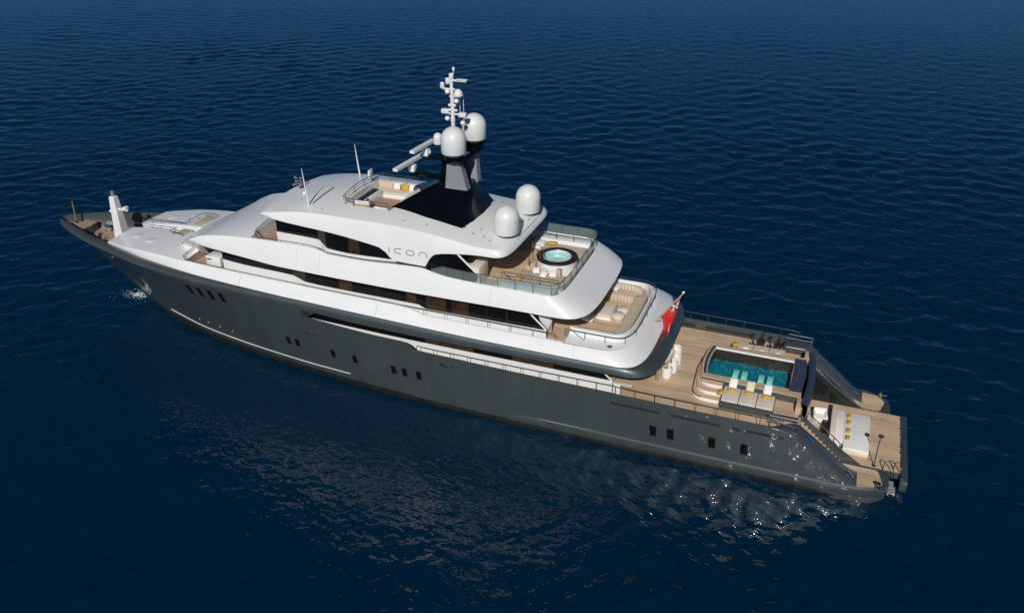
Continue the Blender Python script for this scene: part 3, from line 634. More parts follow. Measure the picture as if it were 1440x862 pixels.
# ---- yacht name on the side of the roof
def letters(s):
    def P(x, z): # lay on the leaning side panel
        (y0, z0), (y1, z1) = LC(x), KC(x); f = (z - z0) / (z1 - z0); return (x, s * (y0 + (y1 - y0) * f + math.sin(max(0, min(1, f)) * math.pi) * .05 + .012), z)
    mb = MB(); r = .021; X0 = 34.2; k = -.012
    def st(pts): mb.tube([P(x, z) for x, z in pts], r, 5)
    st([(34.2, 10.56), (34.2, 10.92)])
    c = [(34.84 + .25 * math.cos(a), 10.745 + .165 * math.sin(a)) for a in np.linspace(R(42), R(318), 22)]; st([(35.08, 10.91)] + [(x, z) for x, z in [(34.84, 10.91)]] + [(34.84 + .25 * math.cos(a), 10.745 + .165 * math.sin(a)) for a in np.linspace(R(100), R(260), 14)] + [(34.84, 10.58), (35.08, 10.58)])
    o = [(35.73 + .29 * math.copysign(abs(math.cos(a)) ** .85, math.cos(a)), 10.755 + .17 * math.copysign(abs(math.sin(a)) ** .85, math.sin(a))) for a in np.linspace(0, 2 * math.pi, 29)]; st(o)
    st([(36.38, 10.60), (36.38, 10.76)] + [(36.66 + .28 * math.cos(a), 10.76 + .175 * math.sin(a)) for a in np.linspace(R(180), 0, 15)] + [(36.94, 10.60)])
    mb.build('name_lettering', LETTER, C_, smooth=60)
letters(-1)

lip = [(24.26, -4.0, 11.74)] + [(24.2 - .35 * (1 - u * u), u * 4.05, max(CC(24.2), 11.8) * 0 + 11.80 + (CC(24.2) - 11.80) * (1 - u * u) - .16) for u in np.linspace(-.97, .97, 17)] + [(24.26, 4.0, 11.74)]
MB().tube(lip, .035, 5).build('roof_lip_dark_line', RUBBER, C_)  # thin dark tube along the front lip of the roof

MB().prism([(16.93, -4.35), (20.3, -4.5), (20.3, 4.5), (16.93, 4.35)], 6.2, 6.7).build('forward_walk', TEAKFWD, Y, smooth=0)
MB().prism([(23.23, -4.2), (25.2, -4.3), (25.2, 4.3), (23.23, 4.2)], 9.1, 9.5).build('bridge_forward_walk', TEAKFWD, Y, smooth=0)
def seam(x, f0, f1, lo, hi, s, par):
    P = []
    for f in np.linspace(f0, f1, 7):
        (y0, z0), (y1, z1) = lo(x), hi(x); P.append((x, s * (y0 + (y1 - y0) * f + math.sin(f * math.pi) * .06 + .004), z0 + (z1 - z0) * f))
    MB().tube(P, .007, 4).build('panel_seam', GREYP, par)
for s in (-1, 1):
    for x in (27.2, 29.0): seam(x, .12, .92, LB, KB, s, B_)
    for x in (41.6,): seam(x, .03, .97, LB, KB, s, B_)
    for x in (22.3, 33.4, 47.2): seam(x, .03, .97, whi, FA, s, A_)
# ---- main deck, gunwales, fins
def gunwale(s):
    rows = []
    for x in frange(27.8, 64.6, .4):
        yh = hy(x, L1t(x)); z = L1t(x); k = min(1, max(0, (x - 59.4) / 1.8)); k = k * k * (3 - 2 * k); w = (.07 if x < 36.1 else .16) + 1.45 * k; c = .015 + .20 * k; e = min(1, max(0, (64.75 - x) / .5)); c *= e
        zi = max(.9, z - 1.1 * k - .9 * (1 - k)); zi = 3.38 if x < 60.6 else zi
        rows.append([(x, s * (yh - .0), z - .02), (x, s * (yh - w * .08), z + c * .55), (x, s * (yh - w * .3), z + c), (x, s * (yh - w * .6), z + c), (x, s * (yh - w * .88), z + c * .7), (x, s * (yh - w), z - .04), (x, s * min(yh - w - .02, hy(x, min(zi, z - .06)) - .1), min(zi, z - .06))])
    mb = MB(); mb.grid(rows); mb.add(rows[-1], [tuple(range(7))])
    return mb.build('gunwale', DECKGREY, Y, smooth=40)
for s in (-1, 1):
    g = gunwale(s)
    for x0, x1 in ((49.6, 53.0), (53.7, 56.9)):
        MB().add([(x0, s * 5.29, 3.62), (x1, s * 5.27, 3.62), (x1, s * 5.27, 3.8), (x0, s * 5.29, 3.8)], [(0, 1, 2, 3)]).build('scupper_slot', RUBBER, g, smooth=0)
    # fairlead patches on the fins
    for x in (61.6, 64.2):
        z = L1t(x); MB().box(-.28, .28, -.2, .2, -.02, .06, bev=.05).build('fairlead', STEEL, g, loc=(x, s * (hy(x, z) - .75), z + .19)).rotation_euler = (0, R(38), 0)
def maindeck():
    mb = MB(); e = lambda a, b: [(x, -(hy(x, 4.0) - .28)) for x in frange(a, b, 1)]
    p = e(27.8, 54.95); mb.prism(p + [(x, -y) for x, y in p[::-1]], 3.28, 3.4)
    for s in (-1, 1):
        p = e(54.95, 60.95); mb.prism([(x, s * -y) for x, y in p] + [(60.95, s * 1.7), (54.95, s * 1.7)], 3.28, 3.4)
    return mb.build('main_deck', TEAK, Y, smooth=0)
maindeck()

# ---- swimming pool
def pool():
    mb = MB()
    fr = lambda t: -.16 * (1 - t * t)                       # bowed forward edge
    N = 12
    ins = [(55.02 + fr(u), 1.65 * u) for u in np.linspace(-1, 1, N + 1)] + [(60.0, 1.65), (60.0, -1.65)]
    out = [(54.72 + 1.6 * fr(u), 2.06 * u) for u in np.linspace(-1, 1, N + 1)] + [(60.75, 2.35), (60.75, -2.35)]
    mb.grid([[(x, y, 3.2) for x, y in out], [(x, y, 4.33) for x, y in out]], 2, close=True)
    mb.grid([[(x, y, 4.33) for x, y in out], [(x, y, 4.40) for x, y in out], [(x, y, 4.40) for x, y in ins], [(x, y, 4.30) for x, y in ins]], 1, close=True)
    mb.grid([[(x, y, 4.30) for x, y in ins], [(x, y, 3.4) for x, y in ins]], 0, close=True)
    p = mb.build('swimming_pool', [DARKWOOD, TRIM, DECKGREY], Y, smooth=30)
    MB().prism(ins, 3.3, 3.48).build('pool_floor', RIPPLETILE, p, smooth=0)
    rows = [[(x, y, 3.95) for x, y in [(a - (a - 57.5) * .002, b * .998) for a, b in ins]]]; MB().add(rows[0], [tuple(reversed(range(len(ins))))]).build('pool_water', POOLTOP, p, smooth=0, recalc=False)
    MB().box(54.98, 60.0, 1.62, 1.72, 4.3, 4.44, bev=.02).build('white_trim', WHITE, p)
    MB().grid([[(54.80 + 1.1 * fr(u) + d, 1.75 * u, z) for u in np.linspace(-1, 1, 13)] for d, z in ((0, 4.3), (0, 4.46), (.16, 4.46), (.16, 4.2))]).build('wading_ledge', NAVY, p)
    for x, y in ((56.6, -.05), (57.15, -.05), (58.2, -.1), (58.75, -.1)): MB().box(-.19, .19, -.40, .40, 0, .36, bev=.05).build('pool_stool', PALETILE, p, loc=(x, y, 3.46))
    for x0, x1, c in ((60.02, 60.27, NAVY), (60.3, 60.72, NAVY)): MB().grid([[(x0 + (.10 if x0 > 60.1 else .04) * (1 - u * u), 1.95 * u, z) for u in np.linspace(-1, 1, 13)] for z in (4.36, 4.48)] + [[(x1 + .10 * (1 - u * u), 1.98 * u, z) for u in np.linspace(-1, 1, 13)] for z in (4.48, 4.36)]).build('headrest_pad', NAVY, p)
    return p
POOL = pool()
def pool_steps():
    for k, (xf, yn, z) in enumerate(((54.38, -3.3, 3.66), (54.5, -2.86, 3.93), (54.62, -2.42, 4.2))):
        def outl(d):
            p = [(56.1, -1.9), (56.1, yn - d)]
            for a in np.linspace(90, 0, 8): p.append((xf + .75 - d * .5 - .75 * math.cos(R(90 - a)) + 0 if False else xf + .75 - (.75 + d) * math.sin(R(90 - a)), yn + .75 - (.75 + d) * math.cos(R(90 - a))))
            p += [(xf - d - .10, -1.2), (xf - d - .17, 0), (xf - d - .08, 1.2), (xf - d + .12, 2.0 - .1 * k), (54.8, 2.1), (54.8, -1.9)]; return p
        st = MB().prism(outl(0), 3.3, z - .05).build('pool_step', WHITE, POOL, smooth=0)
        MB().prism(outl(.035), z - .05, z).build('teak_tread', TEAK, st, smooth=0)
        if k == 0:
            p = outl(.06)[3:15]; MB().tube([(x, y, z + .02) for x, y in p], .03, 6).build('step_edge', DARKWOOD, st)
pool_steps()
pl = MB().box(56.15, 60.85, -3.72, -2.04, 3.38, 3.82, bev=.02).build('sunbed_plinth', DECKGREY, Y); MB().box(59.35, 60.8, -3.70, -2.06, 3.82, 3.86).build('teak_top', TEAK, pl, smooth=0)
for s in (-1, 1): MB().box(60.55, 60.85, s * 2.9 - .5, s * 2.9 + .5, 3.4, 4.35, bev=.02).build('deck_locker', TRIM, Y)

# transom arch: rounded dark top of the wall between pool deck and beach club
rows = []
for t in np.linspace(-1, 1, 25):
    x = 60.98 + .22 * (1 - t * t); y = 3.15 * t; rows.append([(x - .24, y, 3.3), (x - .25, y, 4.30), (x - .2, y, 4.42), (x - .05, y, 4.47), (x + .12, y, 4.40), (x + .22, y, 4.25), (x + .26, y, 3.9), (x + .1, y, 2.6), (x + .05, y, .9)])
MB().grid(rows).build('transom_wall', mat('deep_blue_grey_gloss', (.035, .05, .075), .18, coat=.8), Y, smooth=60)
def stairs(s):
    mb = MB(); n = 11
    for k in range(n):
        x0 = 60.95 + k * .238; z = 3.4 - (k + 1) * .215; mb.box(x0, x0 + .26, min(s * 3.12, s * 4.25), max(s * 3.12, s * 4.25), .6, z + .0)
    st = mb.build('stair_flight', DECKGREY, Y, smooth=0)
    for k in range(n):
        x0 = 60.95 + k * .238; z = 3.4 - (k + 1) * .215; MB().box(x0 + .02, x0 + .25, min(s * 3.15, s * 4.2), max(s * 3.15, s * 4.2), z, z + .03).build('stair_tread', TEAK, st, smooth=0)
    # wall between stairs and beach club
    w = MB().grid([[(x, s * (3.05 - d), .85), (x, s * (3.05 - d), z)] for d, (x, z) in [(0, (60.87, 3.62)), (0, (62.2, 2.65)), (0, (63.5, 1.70)), (0, (64.75, .88))]] ).build('stair_side_wall', SMOKE if s > 0 else DECKGREY, Y, smooth=0)
    MB().tube([(60.87, s * 3.05, 3.64), (62.2, s * 3.05, 2.67), (63.5, s * 3.05, 1.72), (64.75, s * 3.05, .90)], .05, 6).build('wall_capping', DECKGREY, w)
    MB().tube([(61.3, s * 2.98, 3.85), (62.6, s * 2.98, 2.8), (63.6, s * 2.98, 1.95)], .035, 8).build('handrail', STEEL, w)
    for x, z in ((61.6, 3.6), (62.6, 2.8), (63.4, 2.1)): MB().tube([(x, s * 2.98, z - .35), (x, s * 2.98, z)], .02, 6).build('stanchion', STEEL, w)
both(stairs)
# stern lobes and bathing platform
for s in (-1, 1):
    p = [(60.5, 5.3), (64, 5.42), (65, 5.34), (65.5, 5.2), (65.9, 4.98), (66.2, 4.66), (66.36, 4.2), (66.38, 3.2), (60.5, 3.2)]
    lo = MB().prism([(x, s * y) for x, y in p], -1, .9).build('stern_lobe', DECKGREY, Y, smooth=0)
    q = [(63.3, 3.24), (65.62, 3.24), (65.78, 3.4), (66.02, 4.45), (65.6, 5.02), (64.4, 5.22), (64.5, 4.9), (64.2, 4.3), (63.3, 4.3)]
    MB().prism([(x, s * y) for x, y in q], .9, .915).build('teak_panel', TEAK, lo, smooth=0)
    b = MB().lathe([(.16, 0), (.16, .05), (.1, .08), (.09, .3), (.14, .36), (.14, .4), (0, .42)], n=14).build('capstan', STEEL, Y, loc=(65.75 - BASE, s * 4.95, .92)); MB().tube([(-.3, 0, .06), (.3, 0, .06)], .06, 8).build('chafe_bar', STEEL, b, loc=(.12, .2 * s, 0))
pf = MB().box(61.0, 67.0, -3.06, 3.12, .45, .9, bev=.03).build('bathing_platform', DECKGREY, Y)
MB().box(61.2, 66.98, -3.0, 3.08, .9, .915).build('teak_panel', TEAK, pf, smooth=0)
MB().box(67.0, 67.42, -3.7, 3.25, .1, .86, bev=.05).build('platform_edge', HULL, pf)
for y in (-2.4, -1.0, -.4, 1.0, 1.6, 2.6): MB().box(66.96, 67.06, y - .12, y + .12, .9, .97, bev=.02).build('hinge_cover', STEEL, pf)
for y in (2.3, -2.3):
    for x in (65.2, 65.9): MB().lathe([(0, .005), (.09, .005), (.1, 0)], n=10).build('deck_fitting', GREYP, pf, loc=(x, y, .916))
# bathing ladder handles and ladder in the near gap
MB().tube([(66.0, -3.0, .9), (66.0, -3.05, 1.5), (66.2, -3.15, 1.75), (66.5, -3.4, 1.5), (66.6, -3.5, .8)], .03, 6).tube([(66.6, -2.9, .9), (66.6, -2.95, 1.55), (66.8, -3.1, 1.75), (67.0, -3.35, 1.5), (67.05, -3.5, .6)], .03, 6).build('ladder_handle', STEEL, Y)
MB().box(66.2, 66.7, -3.9, -3.3, .35, .42).box(66.35, 66.85, -4.1, -3.4, .05, .12).build('ladder_step', GREYP, Y)
def shower(x, y): 
    b = MB().tube([(x, y, .9), (x, y, 3.1)], .035, 8).build('deck_shower', DARKSTEEL, Y); MB().lathe([(0, .06), (.16, .05), (.17, 0), (0, 0)], (x + .02, y, 3.1), 16).build('shower_head', DARKSTEEL, b); MB().lathe([(.13, 0), (.13, .04), (0, .05)], (x, y, .91), 14).build('base_plate', STEEL, b)
shower(65.5, -2.85)

# ---- railings
def railing(name, pts, h, M=DARKSTEEL, r=.032, every=1.2, mids=(), pr=.02, postM=None, base=None):
    """handrail along pts (bases), with stanchions as children"""
    P = [Vector(p) for p in pts]; H = h if callable(h) else (lambda p: h)
    mb = MB().tube([p + Vector((0, 0, H(p))) for p in P], r, 6)
    for q in mids: mb.tube([p + Vector((0, 0, H(p) * q)) for p in P], r * .55, 5)
    o = mb.build(name, M, Y, smooth=60)
    L = [0]
    for a, b in zip(P, P[1:]): L.append(L[-1] + (b - a).length)
    n = max(1, round(L[-1] / every)); k = 0
    for i in range(n + 1):
        t = L[-1] * i / n
        while k < len(L) - 2 and L[k + 1] < t: k += 1
        p = P[k].lerp(P[k + 1], (t - L[k]) / max(1e-6, L[k + 1] - L[k])); MB().tube([p + Vector((0, 0, -.03)), p + Vector((0, 0, H(p)))], pr, 6).build('stanchion', postM or M, o, smooth=60)
    return o
for s in (-1, 1):
    railing('gunwale_rail', [(x, s * (hy(x, 4) - .12), L1t(x) + .02) for x in frange(36.4, 60.0, .6)], lambda p: .32 + .2 * min(1, max(0, (p.x - 38) / 12)), every=1.25, postM=STEEL, r=.028)
    railing('side_deck_rail', [(x, s * (FA(x)[0] - .06), FA(x)[1] + .02) for x in frange(17.1, 45.9, .5)], lambda p: max(.10, 7.14 - FA(p.x)[1]), every=1.5, r=.026, pr=.018)
    railing('foredeck_walk_rail', [(17.15, s * 4.55, 7.24), (16.75, s * 4.3, 7.25), (16.65, s * 3.8, 7.27), (16.6, s * 2.8, 7.3), (16.6, s * 1.6, 7.32)], .24, every=1.1, mids=(.5,), r=.026, pr=.018)
    railing('bridge_walk_rail', [(x, s * (KB(x)[0] - .06), KB(x)[1] + .02) for x in frange(23.9, 37.0, .5)], .13, every=2.0, r=.026, pr=.016)
    railing('bridge_walk_rail', [(23.9, s * 4.36, 9.93), (23.45, s * 4.1, 9.95), (23.2, s * 3.6, 10.0), (23.1, s * 2.6, 10.08), (23.05, s * 1.4, 10.15)], .24, every=1.2, mids=(.5,), r=.026, pr=.018)
    railing('gangway_rail', [(x, s * .52, 6.98 + .045 * (x - 8.5)) for x in frange(8.6, 13.0, .8)] + [(13.0, s * 1.0, 7.28), (13.05, s * (1.4 if s < 0 else 2.6), 7.26), (14.3, s * (1.5 if s < 0 else 2.7), 7.3)], .42, every=1.0, r=.026, pr=.018)
    railing('hot_tub_deck_rail', [(x, s * 3.5, 9.62) for x in frange(41.8, 45.6, .6)], .5, every=1.2, mids=(.55,), r=.026, pr=.02)
    MB().tube([(41.9, s * 3.5, 10.1), (43.0, s * 4.0, 9.65)], .02, 6).build('brace', DARKSTEEL, Y); MB().tube([(46.5, s * 4.1, 7.35), (47.6, s * 4.35, 6.75)], .02, 6).build('brace', DARKSTEEL, Y)
hr = ring(lambda x: (4.15, 6.73), 46.3, 48.7, 50.56, 4.3, st=.5); railing('lounge_rail', hr, .46, every=1.35, r=.032, pr=.022)
gp = ring(lambda x: (KB(x)[0] - .06, KB(x)[1] + .01), 37.3, 44.5, 46.04, 5, st=.5, z_aft=9.58)
gr = railing('glass_balustrade', gp, lambda p: .68 if p.x > 38.2 else .2 + .48 * max(0, (p.x - 37.3) / .9), every=1.15, r=.024, pr=.02)
MB().grid([[(p[0], p[1], p[2]) for p in gp], [(p[0], p[1], p[2] + (.66 if p[0] > 38.2 else .18 + .48 * max(0, (p[0] - 37.3) / .9))) for p in gp]]).build('glass_panel', CLEAR, gr, smooth=60)
def wp(t):
    return t
sp = [(33.4, -2.56), (31.5, -2.56), (30.3, -2.56), (29.86, -2.4), (29.75, -1.2), (29.7, 0), (29.75, 1.2), (29.86, 2.4), (30.3, 2.56), (31.5, 2.56), (33.4, 2.56)]
railing('sun_deck_rail', [(x, y, zroof(x, y)) for x, y in sp], .5, every=1.3, mids=(.6,), r=.026, pr=.018)
for s in (-1, 1): MB().box(41.7, 45.5, min(s * 3.42, s * 4.5), max(s * 3.42, s * 4.5), 9.02, 9.6, bev=.05).build('hot_tub_coaming', WHITE, Y)
# boarding gate frame by the stairs
for s in (-1, 1):
    g = MB().tube([(59.2, s * 4.75, 4.3), (60.9, s * 4.75, 4.3), (61.0, s * 5.2, 4.3), (60.9, s * 5.35, 4.25), (59.3, s * 5.35, 4.3)], .03, 6).build('boarding_gate', STEEL if s < 0 else DARKSTEEL, Y)
    for x, y in ((59.3, 4.75), (60.0, 4.75), (60.8, 4.75), (60.85, 5.3), (59.9, 5.3)): MB().tube([(x, s * y, 3.42), (x, s * y, 4.3)], .022, 6).build('stanchion', STEEL, g)

# ---- hot tub
def hot_tub():
    c = (44.25, .2, 0); k = 1.0
    t = MB().lathe([(1.34, 9.02), (1.34, 9.86), (1.30, 9.90)], c, 48).build('hot_tub', WHITE, Y, smooth=40)
    MB().lathe([(1.36, 9.88), (1.38, 9.93), (1.36, 9.98), (.98, 10.0), (.95, 9.96), (.95, 9.9)], c, 48).build('tub_rim', DARKWOOD, t, smooth=40)
    MB().lathe([(.94, 9.97), (.93, 9.72), (.78, 9.69), (.72, 9.56), (0, 9.55)], c, 48).build('tub_basin', TUBTILE, t, smooth=40)
    MB().add([(c[0] + .94 * math.cos(a), c[1] + .94 * math.sin(a), 9.87) for a in np.linspace(0, 2 * math.pi, 49)[:-1]], [tuple(range(48))]).build('tub_water', TUBTOP, t, smooth=0, recalc=False)
    for y in (-.55, .15): MB().tube([(42.55, y, 9.05), (42.55, y, 9.9), (42.75, y, 10.55), (43.05, y, 10.6), (43.3, y, 10.3), (43.42, y, 9.75)], .03, 8).build('tub_handrail', DARKSTEEL, t)
    for k in range(2): MB().box(42.35 + .3 * k, 42.65 + .3 * k, -.6, .2, 9.02, 9.3 + .25 * k, bev=.02).build('tub_step', TRIM, t)
    MB().box(44.7, 45.0, -1.35, -1.0, 9.3, 9.75, bev=.03).build('tub_panel', TRIM, t)
hot_tub()

# ---- mast fairing, pylons, mast, radars, domes
def fairing():
    mb = MB()
    base = [(33.25, -2.0), (36.0, -2.42), (38.75, -2.66), (39.05, -1.4), (39.15, 0), (39.05, 1.4), (38.75, 2.66), (36.0, 2.42), (33.25, 2.0), (33.9, 1.1), (34.2, 0), (33.9, -1.1)]
    top = [(36.35, -.72), (37.2, -.80), (38.2, -.80), (38.4, -.4), (38.42, 0), (38.4, .4), (38.2, .80), (37.2, .80), (36.35, .72), (36.5, .4), (36.6, 0), (36.5, -.4)]
    rows = []
    for t in np.linspace(0, 1, 9):
        e = t ** .92; z = lambda x, y: (zroof(x, y) - .03) * (1 - t) + 14.45 * t + .10 * math.sin(t * math.pi)
        rows.append([(a[0] + (b[0] - a[0]) * e, a[1] + (b[1] - a[1]) * e, z(*a)) for a, b in zip(base, top)])
    mb.grid(rows, close=True); mb.add(rows[-1], [tuple(range(12))]); return mb.build('mast_fairing', GLOSSBLACK, Y, smooth=24)
F_ = fairing()
M_ = MB().grid([[(37.15 + dx * a - .1, dy * b, z) for dx, dy in ((-1, -1), (1, -1), (1, 1), (-1, 1))] for z, a, b in ((14.2, .85, .62), (15.5, .62, .5), (16.6, .5, .45), (17.2, .3, .3), (18.0, .14, .14))], close=True).build('radar_mast', GLOSSBLACK, Y, smooth=0)
for s in (-1, 1):
    pts = lambda z, y0, y1, x0, x1: [(x0, s * y0, z), (x1, s * y0, z), (x1, s * y1, z), (x0, s * y1, z)]
    MB().grid([pts(14.25, .55, 1.15, 36.95, 38.5), pts(15.3, .8, 1.33, 37.15, 38.35), pts(16.25, 1.0, 1.45, 37.3, 38.2)], close=True).build('dome_pylon', GREYP, M_, smooth=0)
    MB().grid([pts(16.2, .2, 1.75, 37.1, 38.45), pts(16.55, .2, 2.1, 37.3, 38.4)], close=True).add(pts(16.55, .2, 2.1, 37.3, 38.4), [(0, 1, 2, 3)]).lathe([(.62, 0), (.62, .3), (.0, .31)], (37.88, s * 1.6, 16.5), 24).build('dome_bracket', GLOSSBLACK, M_, smooth=30)
def dome(name, x, y, z, r, h, parent=None, base=True):
    pr = [(r * .94, 0), (r, .06), (r, h - r)] + [(r * math.cos(a), h - r + r * math.sin(a)) for a in np.linspace(.12, math.pi / 2, 10)]
    d = MB().lathe(pr, (x, y, z), 32).add([(x + r * .94 * math.cos(2 * math.pi * k / 32), y + r * .94 * math.sin(2 * math.pi * k / 32), z) for k in range(32)], [tuple(range(32))]).build(name, DOMEW, parent or Y, smooth=50)
    if base: MB().lathe([(r * .8, -.14), (r * .8, .02)], (x, y, z), 24).build('dome_foot', RUBBER, d)
    return d
DOMEW = mat('radome_white', (.74, .76, .75), .35, coat=.15, var=.02, vscale=.8)
for s in (-1, 1):
    dome('satellite_dome', 37.9, s * 1.6, 16.88, .80, 1.66, M_)
    dome('satellite_dome', 41.55, s * 1.95, zroof(41.55, 1.95) + .12, .83, 1.80)
dome('small_radome', 36.02, 0, 16.78, .30, .72, M_)
arm = MB()
arm.tube([(36.7, 0, 15.9), (34.7, 0, 15.85)], [.2, .12], 8).tube([(36.4, 0, 14.5), (34.0, 0, 14.55)], [.22, .14], 8).tube([(36.9, 0, 16.7), (36.0, 0, 16.72)], .08, 8); arm.build('radar_arm', GLOSSBLACK, M_)
def radar(cx, z, p0, p1, nm):
    g = MB().box(cx - .24, cx + .24, -.24, .24, z - .75, z - .28, bev=.06).lathe([(.12, 0), (.12, .3)], (cx, 0, z - .35), 12).build('radar_gearbox', WHITE, M_)
    a, b = Vector(p0), Vector(p1); d = (b - a); n = Vector((-d.y, d.x, 0)).normalized(); mb = MB()
    mb.grid([[q + n * .17 + Vector((0, 0, -.09)), q + n * -.17 + Vector((0, 0, -.09)), q + n * -.17 + Vector((0, 0, .09)), q + n * .17 + Vector((0, 0, .09))] for q in (a, b)], close=True)
    mb.add([a + n * .17 + Vector((0, 0, -.09)), a - n * .17 + Vector((0, 0, -.09)), a - n * .17 + Vector((0, 0, .09)), a + n * .17 + Vector((0, 0, .09))], [(0, 1, 2, 3)]); mb.add([b + n * .17 + Vector((0, 0, -.09)), b - n * .17 + Vector((0, 0, -.09)), b - n * .17 + Vector((0, 0, .09)), b + n * .17 + Vector((0, 0, .09))], [(3, 2, 1, 0)])
    mb.build('radar_scanner', GREYP if 0 else WHITE, g, smooth=0)
radar(35.08, 16.62, (35.0, -1.75, 16.62), (35.18, 1.0, 16.62), 'a'); radar(34.0, 15.4, (33.86, -2.1, 15.4), (34.14, 1.75, 15.4), 'b')
MB().lathe([(0, .36), (.2, .3), (.26, .12), (.2, 0)], (35.15, .1, 15.95), 16).build('small_radome', WHITE, M_)
# white upper mast with yards, lamps and sensors
um = MB().tube([(37.16, 0, 17.9), (37.16, 0, 19.3), (37.15, 0, 21.25)], [.13, .12, .10], 10).build('mast_pole', DOMEW, M_)
def sensor(x, y, z, kind):
    mb = MB()
    if kind == 'lamp': mb.lathe([(.0, 0), (.13, 0), (.15, .08), (.15, .3), (.1, .36), (0, .37)], (x, y, z), 12)
    elif kind == 'ball': mb.lathe([(.0, 0), (.12, .03), (.18, .14), (.12, .27), (0, .3)], (x, y, z), 12)
    elif kind == 'cam': mb.box(x - .26, x + .26, y - .17, y + .17, z, z + .3, bev=.07)
    elif kind == 'cap': mb.lathe([(.3, 0), (.3, .08), (.24, .28), (.1, .4), (0, .42)], (x, y, z), 16)
    mb.build('mast_sensor', DOMEW, um)
for z, x0, x1, r in ((18.85, 36.6, 37.9, .06), (19.95, 37.0, 37.75, .06), (20.42, 36.5, 37.4, .06), (20.98, 37.0, 38.2, .07), (19.4, 36.9, 37.4, .09), (19.1, 36.9, 37.5, .08)): MB().tube([(x0, 0, z), (x1, 0, z)], r, 6).build('yard', DOMEW, um)
for a in ((36.66, 0, 18.85, 'cam'), (36.72, .1, 18.35, 'ball'), (37.85, 0, 18.7, 'cam'), (37.8, .1, 18.15, 'ball'), (37.6, 0, 20.05, 'cap'), (37.45, 0, 19.55, 'ball'), (36.52, 0, 20.45, 'lamp'), (36.85, 0, 20.1, 'ball'), (37.16, 0, 21.05, 'lamp'), (36.9, 0, 20.75, 'lamp'), (37.16, 0, 18.3, 'lamp')): sensor(*a)
MB().box(37.55, 38.25, -.12, .12, 21.02, 21.1, bev=.02).build('wind_sensor', DOMEW, um); MB().tube([(37.3, 0, 21.3), (37.34, 0, 21.75)], .03, 5).box(37.26, 37.42, -.03, .03, 21.6, 21.8, bev=.01).build('wind_vane', DOMEW, um)
for x, z0, z1 in ((37.5, 18.9, 19.75), (37.75, 18.9, 20.1), (37.62, 17.2, 18.0)): MB().tube([(x, .4, z0), (x, .4, z1)], .022, 5).build('whip_antenna', DOMEW, um)
# whip antennas, horns, searchlight on the roof
for x, y, h in ((27.55, -3.1, 2.6), (27.9, 3.1, 2.4)): MB().tube([(x, y, zroof(x, y)), (x - .12, y, zroof(x, y) + h * .55), (x - .2, y, zroof(x, y) + h)], [.06, .045, .018], 6).build('whip_antenna', WHITE, Y)
hb = MB().lathe([(.22, 0), (.22, .1), (.06, .14), (.06, .45)], (24.75, .3, zroof(24.75, .3)), 14).build('horn_stand', DARKSTEEL, Y)
for dx, dy, dz in ((-.55, -.25, .35), (-.6, .15, .45), (-.5, -.05, .8), (-.3, .45, .6), (-.1, .1, .75)):
    z0 = zroof(24.75, .3); MB().tube([(24.75, .3, z0 + .4), (24.75 + dx * .75, .3 + dy, z0 + dz), (24.75 + dx, .3 + dy * 1.1, z0 + dz)], [.03, .05, .13], 8).build('air_horn', STEEL, hb)
MB().tube([(29.6, 1.9, 12.7), (29.62, 1.9, 13.05)], .04, 6).build('screen_post', DARKSTEEL, Y); MB().box(29.5, 29.62, 1.62, 2.12, 13.05, 13.6, bev=.02).build('screen', WHITE, Y)
for x, y in ((40.3, -.6), (40.0, .9)): on_roof('grab_rail', [(x + .12 * k, y + .22 * k) for k in range(4)], .02, DARKSTEEL, dz=.05)
MB().box(-.3, .3, -.14, .14, 0, .02).build('deck_vent', GREYP, C_, loc=(41.6, .2, zroof(41.6, .2) + .003)).rotation_euler = (0, R(6), R(62))
# flagstaff (fixed to the upper deck)
fs = MB().tube([(51.05, 0, 6.35), (51.9, 0, 7.6), (52.75, 0, 8.85)], [.08, .055, .045], 8).build('flagstaff', mat('varnished_staff', (.45, .33, .20), .35, coat=.3), Y)
MB().lathe([(0, 0), (.1, .03), (.13, .1), (.08, .18), (0, .2)], (52.76, 0, 8.83), 12).build('staff_finial', STEEL, fs); MB().grid([[(50.8, -.3, 6.55), (50.8, .3, 6.55)], [(51.5, -.12, 6.75), (51.5, .12, 6.75)]] ).build('staff_bracket', WHITE, fs)
# sun deck fixed furniture
MB().box(29.95, 30.75, -1.15, 1.35, 11.8, 12.42, bev=.04).build('sun_deck_console', WHITE, Y); MB().box(30.02, 30.5, -1.0, 1.3, 12.42, 12.45).build('console_top', RUBBER, Y, smooth=0)
for s in (-1, 1):
    MB().box(30.0, 33.4, min(s * 1.4, s * 2.4), max(s * 1.4, s * 2.4), 11.8, 12.1, bev=.03).build('sun_deck_bench', WHITE, Y)

# ---- stepped seats on the foredeck
for y0, y1 in ((-1.35, -.15), (.75, 2.7)): MB().box(13.35, 14.35, y0, y1, 7.2, 7.47, bev=.06).build('foredeck_seat', mat('sand_cushion', (.45, .40, .30), .9, var=.05), Y)

